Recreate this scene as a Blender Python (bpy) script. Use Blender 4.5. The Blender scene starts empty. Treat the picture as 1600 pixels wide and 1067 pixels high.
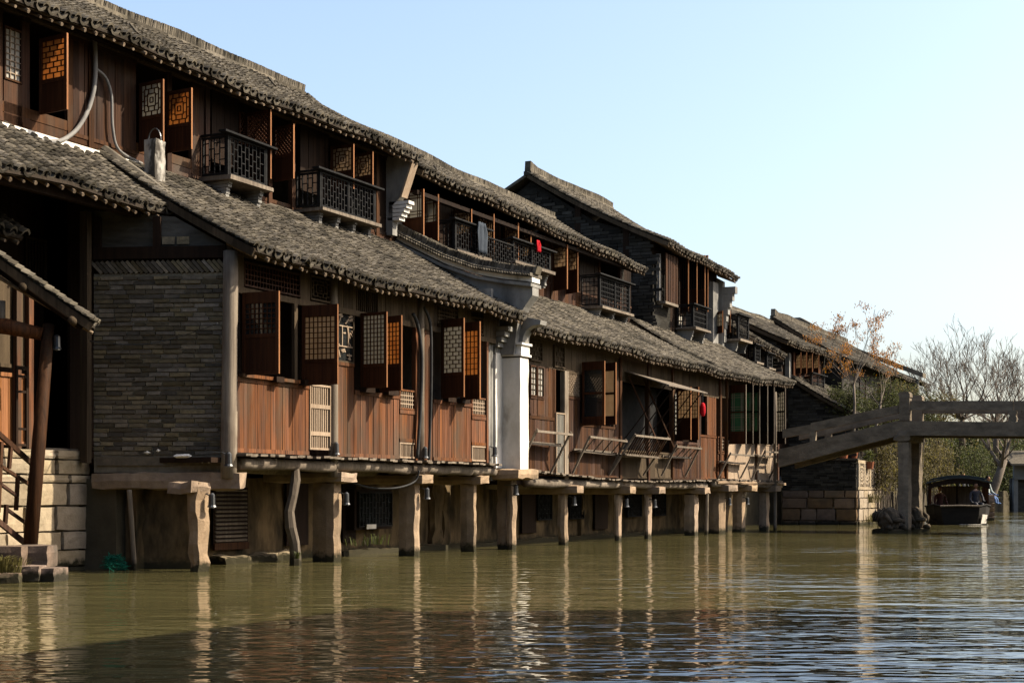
import bpy, bmesh, math, random
import numpy as np
from mathutils import Vector, Matrix, noise as mnoise

RD = random.Random(11)
SC = bpy.context.scene
COL = SC.collection

# ------------------------------------------------------------------ camera
FPX, CX, HY, CZ = 2400.0, 800.0, 772.0, 1.2        # focal length and horizon in photograph pixels, eye height
cam = bpy.data.cameras.new("camera")
cam.sensor_width = 36.0
cam.sensor_fit = 'HORIZONTAL'
cam.lens = FPX / 1600.0 * 36.0
cam.shift_y = (HY - 533.5) / 1600.0
cam.clip_start = 0.1
cam.clip_end = 5000.0
cam_o = bpy.data.objects.new("camera", cam)
cam_o.location = (0, 0, CZ)
cam_o.rotation_euler = (math.radians(90), 0, 0)
COL.objects.link(cam_o)
SC.camera = cam_o

# ------------------------------------------------------------------ sky, sun, exposure
SUN_AZ, SUN_EL = math.radians(85.0), math.radians(42.0)   # azimuth from +Y towards +X
world = bpy.data.worlds.new("World")
SC.world = world
world.use_nodes = True
wn = world.node_tree
bg = wn.nodes["Background"]
sky = wn.nodes.new("ShaderNodeTexSky")
sky.sky_type = 'NISHITA'
sky.sun_disc = False
sky.sun_elevation = SUN_EL
sky.sun_rotation = SUN_AZ
sky.altitude = 0.0
sky.air_density = 1.0
sky.dust_density = 3.6
sky.ozone_density = 1.0
wn.links.new(sky.outputs[0], bg.inputs[0])
bg.inputs[1].default_value = 0.115
sun = bpy.data.lights.new("sun", 'SUN')
sun.energy = 5.0
sun.angle = math.radians(0.53)
sun.color = (1.0, 0.885, 0.71)
sun_o = bpy.data.objects.new("sun", sun)
sd = Vector((math.sin(SUN_AZ) * math.cos(SUN_EL), math.cos(SUN_AZ) * math.cos(SUN_EL), math.sin(SUN_EL)))
sun_o.rotation_euler = (-sd).to_track_quat('-Z', 'Y').to_euler()
sun_o.location = (60, 0, 60)
COL.objects.link(sun_o)
SC.view_settings.view_transform = 'Standard'
SC.view_settings.look = 'None'
SC.view_settings.gamma = 1.0
SC.view_settings.use_curve_mapping = False
SC.view_settings.exposure = 1.4
SC.cycles.max_bounces = 6
SC.cycles.diffuse_bounces = 2
SC.cycles.glossy_bounces = 3
SC.cycles.transmission_bounces = 4
SC.cycles.transparent_max_bounces = 6
SC.cycles.caustics_reflective = False
SC.cycles.caustics_refractive = False
SC.cycles.sample_clamp_indirect = 4.0

# ------------------------------------------------------------------ materials
MATS = {}
def material(name, c1, c2=None, rough=0.8, scale=(4, 4, 4), detail=5.0, rnd=0.35, hue=0.0, bump=0.0, bscale=None,
             dirt=None, dscale=(0.7, 0.7, 0.7), dlo=0.5, dhi=0.65, spec=0.05, trans=0.0, metal=0.0, contrast=(0.3, 0.7), wet=False):
    if name in MATS:
        return MATS[name]
    m = bpy.data.materials.new(name)
    m.use_nodes = True
    nt = m.node_tree
    N, L = nt.nodes, nt.links
    bs = N["Principled BSDF"]
    bs.inputs["Roughness"].default_value = rough
    bs.inputs["Metallic"].default_value = metal
    bs.inputs["Specular IOR Level"].default_value = spec
    geo = N.new("ShaderNodeNewGeometry")
    oi = N.new("ShaderNodeObjectInfo")
    def vmath(op, a, bvec):
        n = N.new("ShaderNodeVectorMath"); n.operation = op
        L.new(a, n.inputs[0]); n.inputs[1].default_value = bvec
        return n.outputs[0]
    def noise(sc, det=detail):
        n = N.new("ShaderNodeTexNoise"); n.inputs["Scale"].default_value = 1.0
        n.inputs["Detail"].default_value = det; n.inputs["Roughness"].default_value = 0.62
        L.new(vmath('MULTIPLY', geo.outputs["Position"], sc), n.inputs["Vector"])
        return n.outputs["Fac"]
    def mrange(a, lo, hi, o0=0.0, o1=1.0):
        n = N.new("ShaderNodeMapRange"); L.new(a, n.inputs[0])
        n.inputs[1].default_value = lo; n.inputs[2].default_value = hi
        n.inputs[3].default_value = o0; n.inputs[4].default_value = o1
        return n.outputs[0]
    def mix(fac, a, b, blend='MIX'):
        n = N.new("ShaderNodeMix"); n.data_type = 'RGBA'; n.blend_type = blend
        if isinstance(fac, float): n.inputs[0].default_value = fac
        else: L.new(fac, n.inputs[0])
        for sock, v in ((n.inputs[6], a), (n.inputs[7], b)):
            if isinstance(v, tuple): sock.default_value = (*v, 1.0) if len(v) == 3 else v
            else: L.new(v, sock)
        return n.outputs[2]
    c2 = c2 or tuple(x * 0.6 for x in c1)
    c1, c2 = tuple(x * 0.53 for x in c1), tuple(x * 0.53 for x in c2)
    dirt = dirt and tuple(x * 0.53 for x in dirt)
    f = mrange(noise(scale), *contrast)
    col = mix(f, c2, c1)
    if dirt:
        col = mix(mrange(noise(dscale, 4.0), dlo, dhi), col, dirt)
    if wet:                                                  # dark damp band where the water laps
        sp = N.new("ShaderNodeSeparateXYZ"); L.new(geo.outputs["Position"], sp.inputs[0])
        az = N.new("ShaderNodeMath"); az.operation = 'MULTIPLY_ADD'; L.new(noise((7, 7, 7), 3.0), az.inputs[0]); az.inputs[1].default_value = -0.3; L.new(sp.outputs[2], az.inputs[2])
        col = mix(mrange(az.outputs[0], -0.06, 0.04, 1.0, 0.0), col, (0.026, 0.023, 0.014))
    if rnd > 0:
        ad = N.new("ShaderNodeMath"); ad.operation = 'ADD'
        L.new(oi.outputs["Random"], ad.inputs[0]); L.new(geo.outputs["Random Per Island"], ad.inputs[1])
        fr = N.new("ShaderNodeMath"); fr.operation = 'FRACT'; L.new(ad.outputs[0], fr.inputs[0])
        hs = N.new("ShaderNodeHueSaturation")
        L.new(mrange(fr.outputs[0], 0, 1, 1 - rnd, 1 + rnd), hs.inputs["Value"])
        if hue:
            m7 = N.new("ShaderNodeMath"); m7.operation = 'MULTIPLY'; m7.inputs[1].default_value = 7.31
            L.new(fr.outputs[0], m7.inputs[0])
            f2 = N.new("ShaderNodeMath"); f2.operation = 'FRACT'; L.new(m7.outputs[0], f2.inputs[0])
            L.new(mrange(f2.outputs[0], 0, 1, 1 - hue * 6, 1 + hue * 4), hs.inputs["Saturation"])
            L.new(mrange(f2.outputs[0], 0, 1, 0.5 - hue * 0.12, 0.5 + hue * 0.12), hs.inputs["Hue"])
        L.new(col, hs.inputs["Color"])
        col = hs.outputs[0]
    L.new(col, bs.inputs["Base Color"])
    if bump:
        b = N.new("ShaderNodeBump"); b.inputs["Strength"].default_value = 1.0
        b.inputs["Distance"].default_value = bump
        L.new(noise(bscale or scale, 6.0), b.inputs["Height"])
        L.new(b.outputs[0], bs.inputs["Normal"])
    if trans:
        tr = N.new("ShaderNodeBsdfTranslucent"); L.new(col, tr.inputs[0])
        ms = N.new("ShaderNodeMixShader"); ms.inputs[0].default_value = trans
        L.new(bs.outputs[0], ms.inputs[1]); L.new(tr.outputs[0], ms.inputs[2])
        L.new(ms.outputs[0], N["Material Output"].inputs[0])
    MATS[name] = m
    return m

VG = (22, 22, 0.9)          # grain running up a board
HG = (3, 3, 30)
m_tile = material("roof_tile", (0.21, 0.18, 0.135), (0.1, 0.087, 0.067), rough=0.9, scale=(9, 9, 9), rnd=0.55, hue=0.02, dirt=(0.04, 0.036, 0.027), dscale=(0.8, 0.8, 0.8), dlo=0.5, dhi=0.72, bump=0.004, bscale=(60, 60, 60))
m_tile_far = m_tile
m_under = material("roof_boards", (0.05, 0.038, 0.028), rnd=0.2, scale=VG)
m_rafter = material("rafter_wood", (0.34, 0.26, 0.18), (0.13, 0.09, 0.06), scale=(12, 12, 12), rnd=0.3)
m_red = material("red_brown_boards", (0.25, 0.098, 0.04), (0.06, 0.026, 0.014), rough=0.7, scale=(30, 30, 0.7), contrast=(0.36, 0.66), rnd=0.25, hue=0.012, bump=0.004, bscale=(40, 40, 2), dirt=(0.105, 0.068, 0.044), dscale=(1.7, 1.7, 0.7), dlo=0.46, dhi=0.66)
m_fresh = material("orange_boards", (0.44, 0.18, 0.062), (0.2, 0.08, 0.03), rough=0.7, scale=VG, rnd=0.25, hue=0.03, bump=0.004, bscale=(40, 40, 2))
m_brown = material("brown_boards", (0.1, 0.046, 0.023), (0.034, 0.017, 0.01), rough=0.7, scale=VG, rnd=0.35, hue=0.03, bump=0.004, bscale=(40, 40, 2), dirt=(0.075, 0.055, 0.04), dscale=(1.3, 1.3, 0.7), dlo=0.52, dhi=0.75)
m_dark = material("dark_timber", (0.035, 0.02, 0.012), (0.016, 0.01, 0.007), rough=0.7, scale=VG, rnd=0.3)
m_greyw = material("weathered_timber", (0.3, 0.25, 0.19), (0.14, 0.11, 0.085), rough=0.85, scale=(18, 18, 1.2), rnd=0.25, bump=0.006, bscale=(30, 30, 2), dirt=(0.1, 0.075, 0.055), dlo=0.55, dhi=0.7, wet=True)
m_greyb = material("greyed_boards", (0.12, 0.087, 0.054), (0.055, 0.04, 0.026), rough=0.85, scale=VG, rnd=0.3, bump=0.004, bscale=(30, 30, 2))
m_shut = material("shutter_wood", (0.11, 0.041, 0.017), (0.042, 0.017, 0.009), rough=0.55, scale=VG, rnd=0.25, spec=0.06)
m_edge = material("sunlit_edge_wood", (0.42, 0.19, 0.08), (0.24, 0.1, 0.042), rough=0.6, scale=VG, rnd=0.2)  # paler than the shutter wood: sunlight on the leaf edges put into the colour
m_black = material("black_lattice_wood", (0.03, 0.029, 0.028), (0.014, 0.014, 0.014), rough=0.75, scale=(8, 8, 8), rnd=0.2, spec=0.05)
m_pale = material("pale_lattice_wood", (0.46, 0.36, 0.26), (0.3, 0.21, 0.14), rough=0.7, scale=VG, rnd=0.15)
m_paper = material("window_paper", (0.74, 0.6, 0.44), (0.6, 0.46, 0.32), rough=0.9, scale=(5, 5, 5), rnd=0.1, trans=0.55)
m_papero = material("sun_glow_window_paper", (0.85, 0.5, 0.22), (0.6, 0.3, 0.12), rough=0.9, scale=(5, 5, 5), rnd=0.1, trans=0.75)  # orange glow of sun passing through is put into this paper's colour
m_paperw = material("white_window_paper", (0.8, 0.76, 0.66), (0.68, 0.63, 0.54), rough=0.7, scale=(5, 5, 5), rnd=0.08, trans=0.4)
m_glassg = material("green_stained_glass", (0.1, 0.2, 0.12), (0.07, 0.14, 0.1), rough=0.25, rnd=0.1, trans=0.6, spec=0.5)
m_glassd = material("old_window_glass", (0.03, 0.035, 0.035), (0.02, 0.02, 0.02), rough=0.06, rnd=0.1, spec=0.8)
m_brick = material("grey_brick", (0.24, 0.195, 0.13), (0.115, 0.096, 0.068), rough=0.9, scale=(14, 14, 14), rnd=0.5, hue=0.06, bump=0.006, bscale=(40, 40, 40), dirt=(0.1, 0.072, 0.042), dlo=0.6, dhi=0.75)
m_mortar = material("lime_mortar", (0.34, 0.285, 0.2), (0.17, 0.145, 0.1), rough=0.95, scale=(8, 8, 8), rnd=0.1)
m_gable = material("gable_brick", (0.075, 0.068, 0.056), (0.036, 0.033, 0.028), rough=0.95, scale=(1.4, 1.4, 9), rnd=0.5, hue=0.03, bump=0.02, bscale=(4, 4, 14), dirt=(0.1, 0.095, 0.083), dscale=(0.9, 0.9, 1.6), dlo=0.55, dhi=0.72)
m_stone = material("warm_stone", (0.47, 0.34, 0.225), (0.3, 0.215, 0.145), rough=0.9, scale=(5, 5, 5), rnd=0.2, hue=0.02, bump=0.012, bscale=(22, 22, 22), dirt=(0.2, 0.155, 0.11), dlo=0.52, dhi=0.7, wet=True)
m_stoneg = material("grey_granite", (0.15, 0.118, 0.082), (0.08, 0.064, 0.045), rough=0.9, scale=(6, 6, 3), rnd=0.15, bump=0.012, bscale=(25, 25, 25), dirt=(0.08, 0.066, 0.05), dlo=0.55, dhi=0.7, wet=True)
m_block = material("cut_stone_block", (0.52, 0.42, 0.29), (0.36, 0.28, 0.19), rough=0.92, scale=(5, 5, 5), rnd=0.22, hue=0.03, bump=0.012, bscale=(18, 18, 18), dirt=(0.3, 0.25, 0.17), dlo=0.5, dhi=0.7, wet=True)
m_block2 = material("quay_stone_block", (0.3, 0.2, 0.13), (0.17, 0.12, 0.085), rough=0.92, scale=(4, 4, 4), rnd=0.3, hue=0.05, bump=0.012, bscale=(18, 18, 18), dirt=(0.12, 0.1, 0.075), dlo=0.5, dhi=0.7, wet=True)
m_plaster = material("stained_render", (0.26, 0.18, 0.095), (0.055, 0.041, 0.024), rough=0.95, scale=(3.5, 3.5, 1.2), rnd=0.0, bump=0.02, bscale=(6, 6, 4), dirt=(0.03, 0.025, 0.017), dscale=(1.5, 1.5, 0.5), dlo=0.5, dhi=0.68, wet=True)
m_white = material("white_limewash", (1.1, 1.05, 0.95), (0.75, 0.69, 0.59), rough=0.9, scale=(2, 2, 1), rnd=0.0, bump=0.004, bscale=(20, 20, 20), dirt=(0.3, 0.26, 0.2), dscale=(3.0, 3.0, 1.0), dlo=0.54, dhi=0.8)
m_peel = material("peeling_limewash", (0.7, 0.66, 0.58), (0.3, 0.27, 0.23), rough=0.95, scale=(5, 5, 2.5), rnd=0.0, bump=0.01, bscale=(20, 20, 20), dirt=(0.09, 0.08, 0.066), dscale=(4.5, 4.5, 2.2), dlo=0.45, dhi=0.6)
m_bridge = material("bridge_stone", (0.31, 0.25, 0.18), (0.17, 0.137, 0.1), rough=0.95, scale=(2.5, 2.5, 6), rnd=0.18, bump=0.015, bscale=(18, 18, 18), dirt=(0.12, 0.1, 0.076), dscale=(1.2, 1.2, 2.0), dlo=0.48, dhi=0.68, wet=True)
m_greyp = material("grey_limewash", (0.42, 0.4, 0.36), (0.22, 0.21, 0.19), rough=0.9, scale=(3, 3, 1.2), rnd=0.0, bump=0.006, bscale=(20, 20, 20), dirt=(0.13, 0.125, 0.115), dscale=(1.5, 1.5, 0.9), dlo=0.5, dhi=0.72)
m_metal = material("black_lamp_metal", (0.03, 0.033, 0.036), (0.02, 0.02, 0.02), rough=0.35, rnd=0.1, spec=0.6)
m_lampg = material("lamp_glass", (0.4, 0.42, 0.42), (0.3, 0.3, 0.3), rough=0.15, rnd=0.0, spec=0.8)
m_cable = material("grey_cable_sleeve", (0.3, 0.29, 0.27), (0.19, 0.18, 0.17), rough=0.6, rnd=0.1)
m_pipe = material("dark_drain_pipe", (0.06, 0.06, 0.058), (0.035, 0.035, 0.035), rough=0.5, rnd=0.1)
m_redc = material("red_cloth", (0.62, 0.02, 0.03), (0.42, 0.01, 0.02), rough=0.8, rnd=0.0)
m_denim = material("grey_blue_cloth", (0.085, 0.1, 0.12), (0.045, 0.055, 0.07), rough=0.9, scale=(40, 40, 3), rnd=0.0)
m_net = material("green_net", (0.02, 0.2, 0.13), (0.01, 0.1, 0.07), rough=0.7, rnd=0.4)
m_boat = material("dark_boat_paint", (0.03, 0.026, 0.02), (0.016, 0.014, 0.012), rough=0.75, rnd=0.1, spec=0.1, scale=(2, 2, 6))
m_boatroof = material("boat_roof_sheet", (0.04, 0.055, 0.055), (0.02, 0.03, 0.032), rough=0.5, rnd=0.1, spec=0.3)
m_bark = material("bark", (0.13, 0.1, 0.075), (0.06, 0.048, 0.036), rough=0.95, scale=(20, 20, 5), rnd=0.1)
m_barkp = material("pale_twigs", (0.26, 0.215, 0.17), (0.15, 0.122, 0.095), rough=0.95, scale=(10, 10, 10), rnd=0.1)
m_twig = material("brown_twigs", (0.24, 0.19, 0.145), (0.13, 0.103, 0.08), rough=0.95, scale=(10, 10, 10), rnd=0.1)
m_leafo = material("orange_leaves", (0.6, 0.28, 0.06), (0.42, 0.17, 0.04), rough=0.8, rnd=0.45, hue=0.04, trans=0.35)
m_leafg = material("green_leaves", (0.12, 0.13, 0.042), (0.065, 0.075, 0.028), rough=0.7, rnd=0.5, hue=0.06, trans=0.3)
m_leafb = material("bamboo_leaves", (0.24, 0.2, 0.075), (0.12, 0.1, 0.042), rough=0.7, rnd=0.5, hue=0.06, trans=0.35)
m_grass = material("dry_grass", (0.2, 0.17, 0.06), (0.12, 0.11, 0.035), rough=0.9, rnd=0.4, trans=0.3)
m_ground = material("earth_ground", (0.12, 0.1, 0.065), (0.07, 0.06, 0.04), rough=1.0, scale=(2, 2, 2), rnd=0.0, bump=0.03, bscale=(3, 3, 3))
m_terra = material("terracotta", (0.38, 0.14, 0.07), (0.28, 0.1, 0.05), rough=0.8, rnd=0.2)
m_wallg = material("pale_grey_wall", (0.24, 0.235, 0.22), (0.14, 0.14, 0.135), rough=0.9, rnd=0.0, scale=(1, 1, 1), dirt=(0.2, 0.2, 0.2), dlo=0.5, dhi=0.75)

# water: murky green-brown body under a rippled surface
m_water = bpy.data.materials.new("canal_water")
m_water.use_nodes = True
def _water():
    nt = m_water.node_tree; N, L = nt.nodes, nt.links
    bs = N["Principled BSDF"]
    bs.inputs["Base Color"].default_value = (0.06, 0.053, 0.0215, 1)
    bs.inputs["Roughness"].default_value = 0.03
    bs.inputs["IOR"].default_value = 1.33
    geo = N.new("ShaderNodeNewGeometry")
    def nz(sc, det, rot=0.0, dist=0.0):
        mp = N.new("ShaderNodeMapping"); mp.inputs["Scale"].default_value = sc; mp.inputs["Rotation"].default_value = (0, 0, rot)
        L.new(geo.outputs["Position"], mp.inputs[0])
        n = N.new("ShaderNodeTexNoise"); n.inputs["Scale"].default_value = 1.0; n.inputs["Detail"].default_value = det
        n.inputs["Roughness"].default_value = 0.5; n.inputs["Distortion"].default_value = dist
        L.new(mp.outputs[0], n.inputs["Vector"]); return n.outputs["Fac"]
    a = nz((0.75, 1.7, 1), 2.0, 0.2, 0.4)
    b = nz((3.0, 6.5, 1), 1.5, -0.15, 0.3)
    c = nz((0.13, 0.13, 1), 1.0)
    def math_(op, x, y):
        n = N.new("ShaderNodeMath"); n.operation = op
        for i, v in enumerate((x, y)):
            if isinstance(v, float): n.inputs[i].default_value = v
            else: L.new(v, n.inputs[i])
        return n.outputs[0]
    h = math_('ADD', math_('MULTIPLY', a, 0.05), math_('MULTIPLY', b, 0.016))
    mr = N.new("ShaderNodeMapRange"); L.new(c, mr.inputs[0])
    mr.inputs[1].default_value = 0.35; mr.inputs[2].default_value = 0.65; mr.inputs[3].default_value = 0.3; mr.inputs[4].default_value = 1.5
    h = math_('MULTIPLY', h, mr.outputs[0])
    dp = N.new("ShaderNodeVectorMath"); dp.operation = 'DOT_PRODUCT'; L.new(geo.outputs["Position"], dp.inputs[0]); dp.inputs[1].default_value = (0.9004, -0.4352, 0)
    m2 = N.new("ShaderNodeMapRange"); L.new(dp.outputs["Value"], m2.inputs[0])       # distance from the house fronts: calm by the bank, livelier in mid-canal
    m2.inputs[1].default_value = -14.6; m2.inputs[2].default_value = -2.0; m2.inputs[3].default_value = 0.75; m2.inputs[4].default_value = 1.25
    h = math_('MULTIPLY', h, m2.outputs[0])
    bp = N.new("ShaderNodeBump"); bp.inputs["Strength"].default_value = 1.0; bp.inputs["Distance"].default_value = 1.0
    L.new(h, bp.inputs["Height"]); L.new(bp.outputs[0], bs.inputs["Normal"])
_water()

# ------------------------------------------------------------------ frames and mesh helpers
class Frame:
    """s runs along the bank away from the camera, n out over the water, z up."""
    def __init__(self, ox, oy, dx, dy):
        l = math.hypot(dx, dy)
        self.o = (ox, oy); self.D = (dx / l, dy / l); self.N = (dy / l, -dx / l)
        self.rot = math.atan2(dy, dx)
    def W(self, s, n, z=0.0):
        return Vector((self.o[0] + s * self.D[0] + n * self.N[0], self.o[1] + s * self.D[1] + n * self.N[1], z))
    def s(self, x, n=0.0):
        k = (x - CX) / FPX
        return (k * (self.o[1] + n * self.N[1]) - self.o[0] - n * self.N[0]) / (self.D[0] - k * self.D[1])
    def n(self, x, s):
        k = (x - CX) / FPX
        return (k * (self.o[1] + s * self.D[1]) - self.o[0] - s * self.D[0]) / (self.N[0] - k * self.N[1])
    def z(self, x, y, n=0.0):
        w = self.W(self.s(x, n), n)
        return CZ + (HY - y) / FPX * w.y
    def px(self, s, n):
        w = self.W(s, n); return CX + FPX * w.x / w.y

FA = Frame(-4.495, 24.35, 0.4352, 0.9004)
def PX(x, y, Y):
    return Vector(((x - CX) / FPX * Y, Y, CZ + (HY - y) / FPX * Y))

OFF = {}
def link(o, parent=None):
    COL.objects.link(o)
    if parent is not None:
        o.parent = parent
        OFF[o.name] = OFF.get(parent.name, (0.0, 0.0))
    return o
def tag(o, label=None, cat=None, group=None, kind=None):
    if label: o["label"] = label
    if cat: o["category"] = cat
    if group: o["group"] = group
    if kind: o["kind"] = kind
    return o
def root_fa(name, s0, n0, label, cat, group=None, fr=FA):
    o = bpy.data.objects.new(name, None)
    o.location = fr.W(s0, n0, 0); o.rotation_euler = (0, 0, fr.rot); o.empty_display_size = 0.3
    COL.objects.link(o); OFF[o.name] = (s0, n0)
    return tag(o, label, cat, group)
def root_w(name, loc, label, cat, group=None, rz=0.0):
    o = bpy.data.objects.new(name, None); o.location = loc; o.rotation_euler = (0, 0, rz); o.empty_display_size = 0.3
    COL.objects.link(o); OFF[o.name] = None
    return tag(o, label, cat, group)

BOXF = [(0, 3, 2, 1), (4, 5, 6, 7), (0, 1, 5, 4), (1, 2, 6, 5), (2, 3, 7, 6), (3, 0, 4, 7)]
class MB:
    def __init__(self): self.v = []; self.f = []
    def add(self, vs, fs):
        b = len(self.v); self.v.extend([tuple(p) for p in vs]); self.f.extend([tuple(i + b for i in f) for f in fs]); return self
    def box(self, x0, x1, y0, y1, z0, z1, j=0.0):
        r = lambda: RD.uniform(-j, j) if j else 0.0
        return self.add([(x + r(), y + r(), z + r()) for z in (z0, z1) for x, y in ((x0, y0), (x1, y0), (x1, y1), (x0, y1))], BOXF)
    def bar(self, p, q, w, h=None, up=(0, 0, 1)):
        h = h or w; p, q = Vector(p), Vector(q); d = (q - p).normalized(); u = Vector(up)
        if abs(d.dot(u)) > 0.98: u = Vector((1, 0, 0))
        a = d.cross(u).normalized() * (w / 2); b = a.cross(d).normalized() * (h / 2)
        return self.add([c + s1 * a + s2 * b for c in (p, q) for s1, s2 in ((-1, -1), (1, -1), (1, 1), (-1, 1))], BOXF)
    def tube(self, pts, rad, k=8, cap=True):
        pts = [Vector(p) for p in pts]; n = len(pts)
        if not isinstance(rad, (list, tuple)): rad = [rad] * n
        base = len(self.v); ref = Vector((0.31, 0.17, 0.93))
        for i, p in enumerate(pts):
            d = (pts[min(i + 1, n - 1)] - pts[max(i - 1, 0)]).normalized()
            if abs(d.dot(ref)) > 0.95: ref = Vector((0.9, 0.4, 0.1))
            a = d.cross(ref).normalized(); b = d.cross(a)
            for t in range(k):
                an = 2 * math.pi * t / k
                self.v.append(tuple(p + (a * math.cos(an) + b * math.sin(an)) * rad[i]))
        for i in range(n - 1):
            for t in range(k):
                a0 = base + i * k + t; a1 = base + i * k + (t + 1) % k
                self.f.append((a0, a1, a1 + k, a0 + k))
        if cap:
            self.f.append(tuple(base + t for t in reversed(range(k)))); self.f.append(tuple(base + (n - 1) * k + t for t in range(k)))
        return self
    def rough(self, x0, x1, y0, y1, z0, z1, seg=0.16, amp=0.014, sc=3.0, round_=0.02):
        """a hewn block: subdivided box with worn edges and uneven faces"""
        nx, ny, nz = [max(2, min(14, int(round(abs(b - a) / seg)))) for a, b in ((x0, x1), (y0, y1), (z0, z1))]
        idx = {}
        def vid(i, j, k):
            key = (i, j, k)
            if key not in idx:
                p = Vector((x0 + (x1 - x0) * i / nx, y0 + (y1 - y0) * j / ny, z0 + (z1 - z0) * k / nz))
                e = (i in (0, nx)) + (j in (0, ny)) + (k in (0, nz))
                if e >= 2:
                    c = Vector(((x0 + x1) / 2, (y0 + y1) / 2, (z0 + z1) / 2))
                    for ax, (lo, hi) in enumerate(((i, nx), (j, ny), (k, nz))):
                        if lo in (0, hi): p[ax] += round_ * (1 if p[ax] < c[ax] else -1) * (0.6 + 0.8 * RD.random())
                q = p * sc + Vector((x0 * 3.1, y0 * 1.7, 5.0))
                p = p + Vector((mnoise.noise(q), mnoise.noise(q + Vector((9, 3, 1))), mnoise.noise(q + Vector((2, 7, 5))))) * amp * 2
                idx[key] = len(self.v); self.v.append(tuple(p))
            return idx[key]
        for a, b, fixed, rng in (((0, 1), None, 2, nz), ((0, 2), None, 1, ny), ((1, 2), None, 0, nx)):
            dims = (nx, ny, nz)
            for side in (0, rng):
                for u in range(dims[a[0]]):
                    for w in range(dims[a[1]]):
                        ids = []
                        for du, dw in ((0, 0), (1, 0), (1, 1), (0, 1)):
                            t = [0, 0, 0]; t[a[0]] = u + du; t[a[1]] = w + dw; t[fixed] = side; ids.append(vid(*t))
                        flip = (side == 0) ^ (fixed == 1)
                        self.f.append(tuple(reversed(ids)) if flip else tuple(ids))
        return self
    def prism(self, poly, axis, a, b):
        """extrude a 2D polygon along x ('s'), y ('n') or z from a to b"""
        n = len(poly)
        def P(u, w, t): return (t, u, w) if axis == 's' else ((u, t, w) if axis == 'n' else (u, w, t))
        vs = [P(u, w, a) for u, w in poly] + [P(u, w, b) for u, w in poly]
        fs = [tuple(reversed(range(n))), tuple(range(n, 2 * n))] + [(i, (i + 1) % n, (i + 1) % n + n, i + n) for i in range(n)]
        return self.add(vs, fs)
    def build(self, name, mat, parent=None, smooth=False, raw=False):
        """vertices are (s, n, z) of the parent's frame, or plain local (x, y, z) when raw / the parent is a world root"""
        me = bpy.data.meshes.new(name)
        off = OFF.get(parent.name) if parent is not None else None
        if off is not None and not raw:
            vs = [(p[0] - off[0], -(p[1] - off[1]), p[2]) for p in self.v]; fs = [tuple(reversed(f)) for f in self.f]
        else:
            vs, fs = self.v, self.f
        me.from_pydata(vs, [], fs); me.materials.append(mat)
        if smooth: me.polygons.foreach_set("use_smooth", [True] * len(me.polygons))
        o = bpy.data.objects.new(name, me)
        return link(o, parent)

CUBES = {}
def unit_cube(mat, key="cube"):
    """shared unit box with slightly eased edges, centred"""
    if (mat.name, key) not in CUBES:
        mb = MB(); mb.box(-.5, .5, -.5, .5, -.5, .5)
        me = bpy.data.meshes.new("board_" + mat.name); me.from_pydata(mb.v, [], mb.f); me.materials.append(mat)
        CUBES[(mat.name, key)] = me
    return CUBES[(mat.name, key)]
def piece(name, mat, parent, c, size, rot=(0, 0, 0), me=None):
    """one board, brick, bar ... centred at c = (s, n, z) in the parent's frame"""
    o = bpy.data.objects.new(name, me or unit_cube(mat))
    off = OFF.get(parent.name)
    o.location = (c[0] - off[0], -(c[1] - off[1]), c[2]) if off is not None else c
    o.scale = size; o.rotation_euler = rot
    COL.objects.link(o); o.parent = parent
    return o
BLOCKS = {}
def block_mesh(mat, i):
    """shared hewn-stone unit blocks"""
    k = (mat.name, i)
    if k not in BLOCKS:
        mb = MB(); mb.rough(-.5, .5, -.5, .5, -.5, .5, seg=0.34, amp=0.018, sc=2.3 + i, round_=0.035)
        me = bpy.data.meshes.new("stone_block_" + mat.name); me.from_pydata(mb.v, [], mb.f); me.materials.append(mat)
        BLOCKS[k] = me
    return BLOCKS[k]

def planks(parent, s0, s1, z0, z1, n, w, mat, th=0.03, name="plank", jit=0.006, gap=0.006, ztop=0.0):
    c = max(1, int(round(abs(s1 - s0) / w))); cuts = [s0 + (s1 - s0) * (i + (RD.uniform(-.18, .18) if 0 < i < c else 0)) / c for i in range(c + 1)]
    for a, b in zip(cuts, cuts[1:]):
        t = RD.uniform(-ztop, 0) if ztop else 0
        piece(name, mat, parent, ((a + b) / 2, n + RD.uniform(-jit, jit), (z0 + z1 + t) / 2), (abs(b - a) - gap, th, z1 + t - z0), (0, 0, RD.uniform(-.012, .012)))

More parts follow.
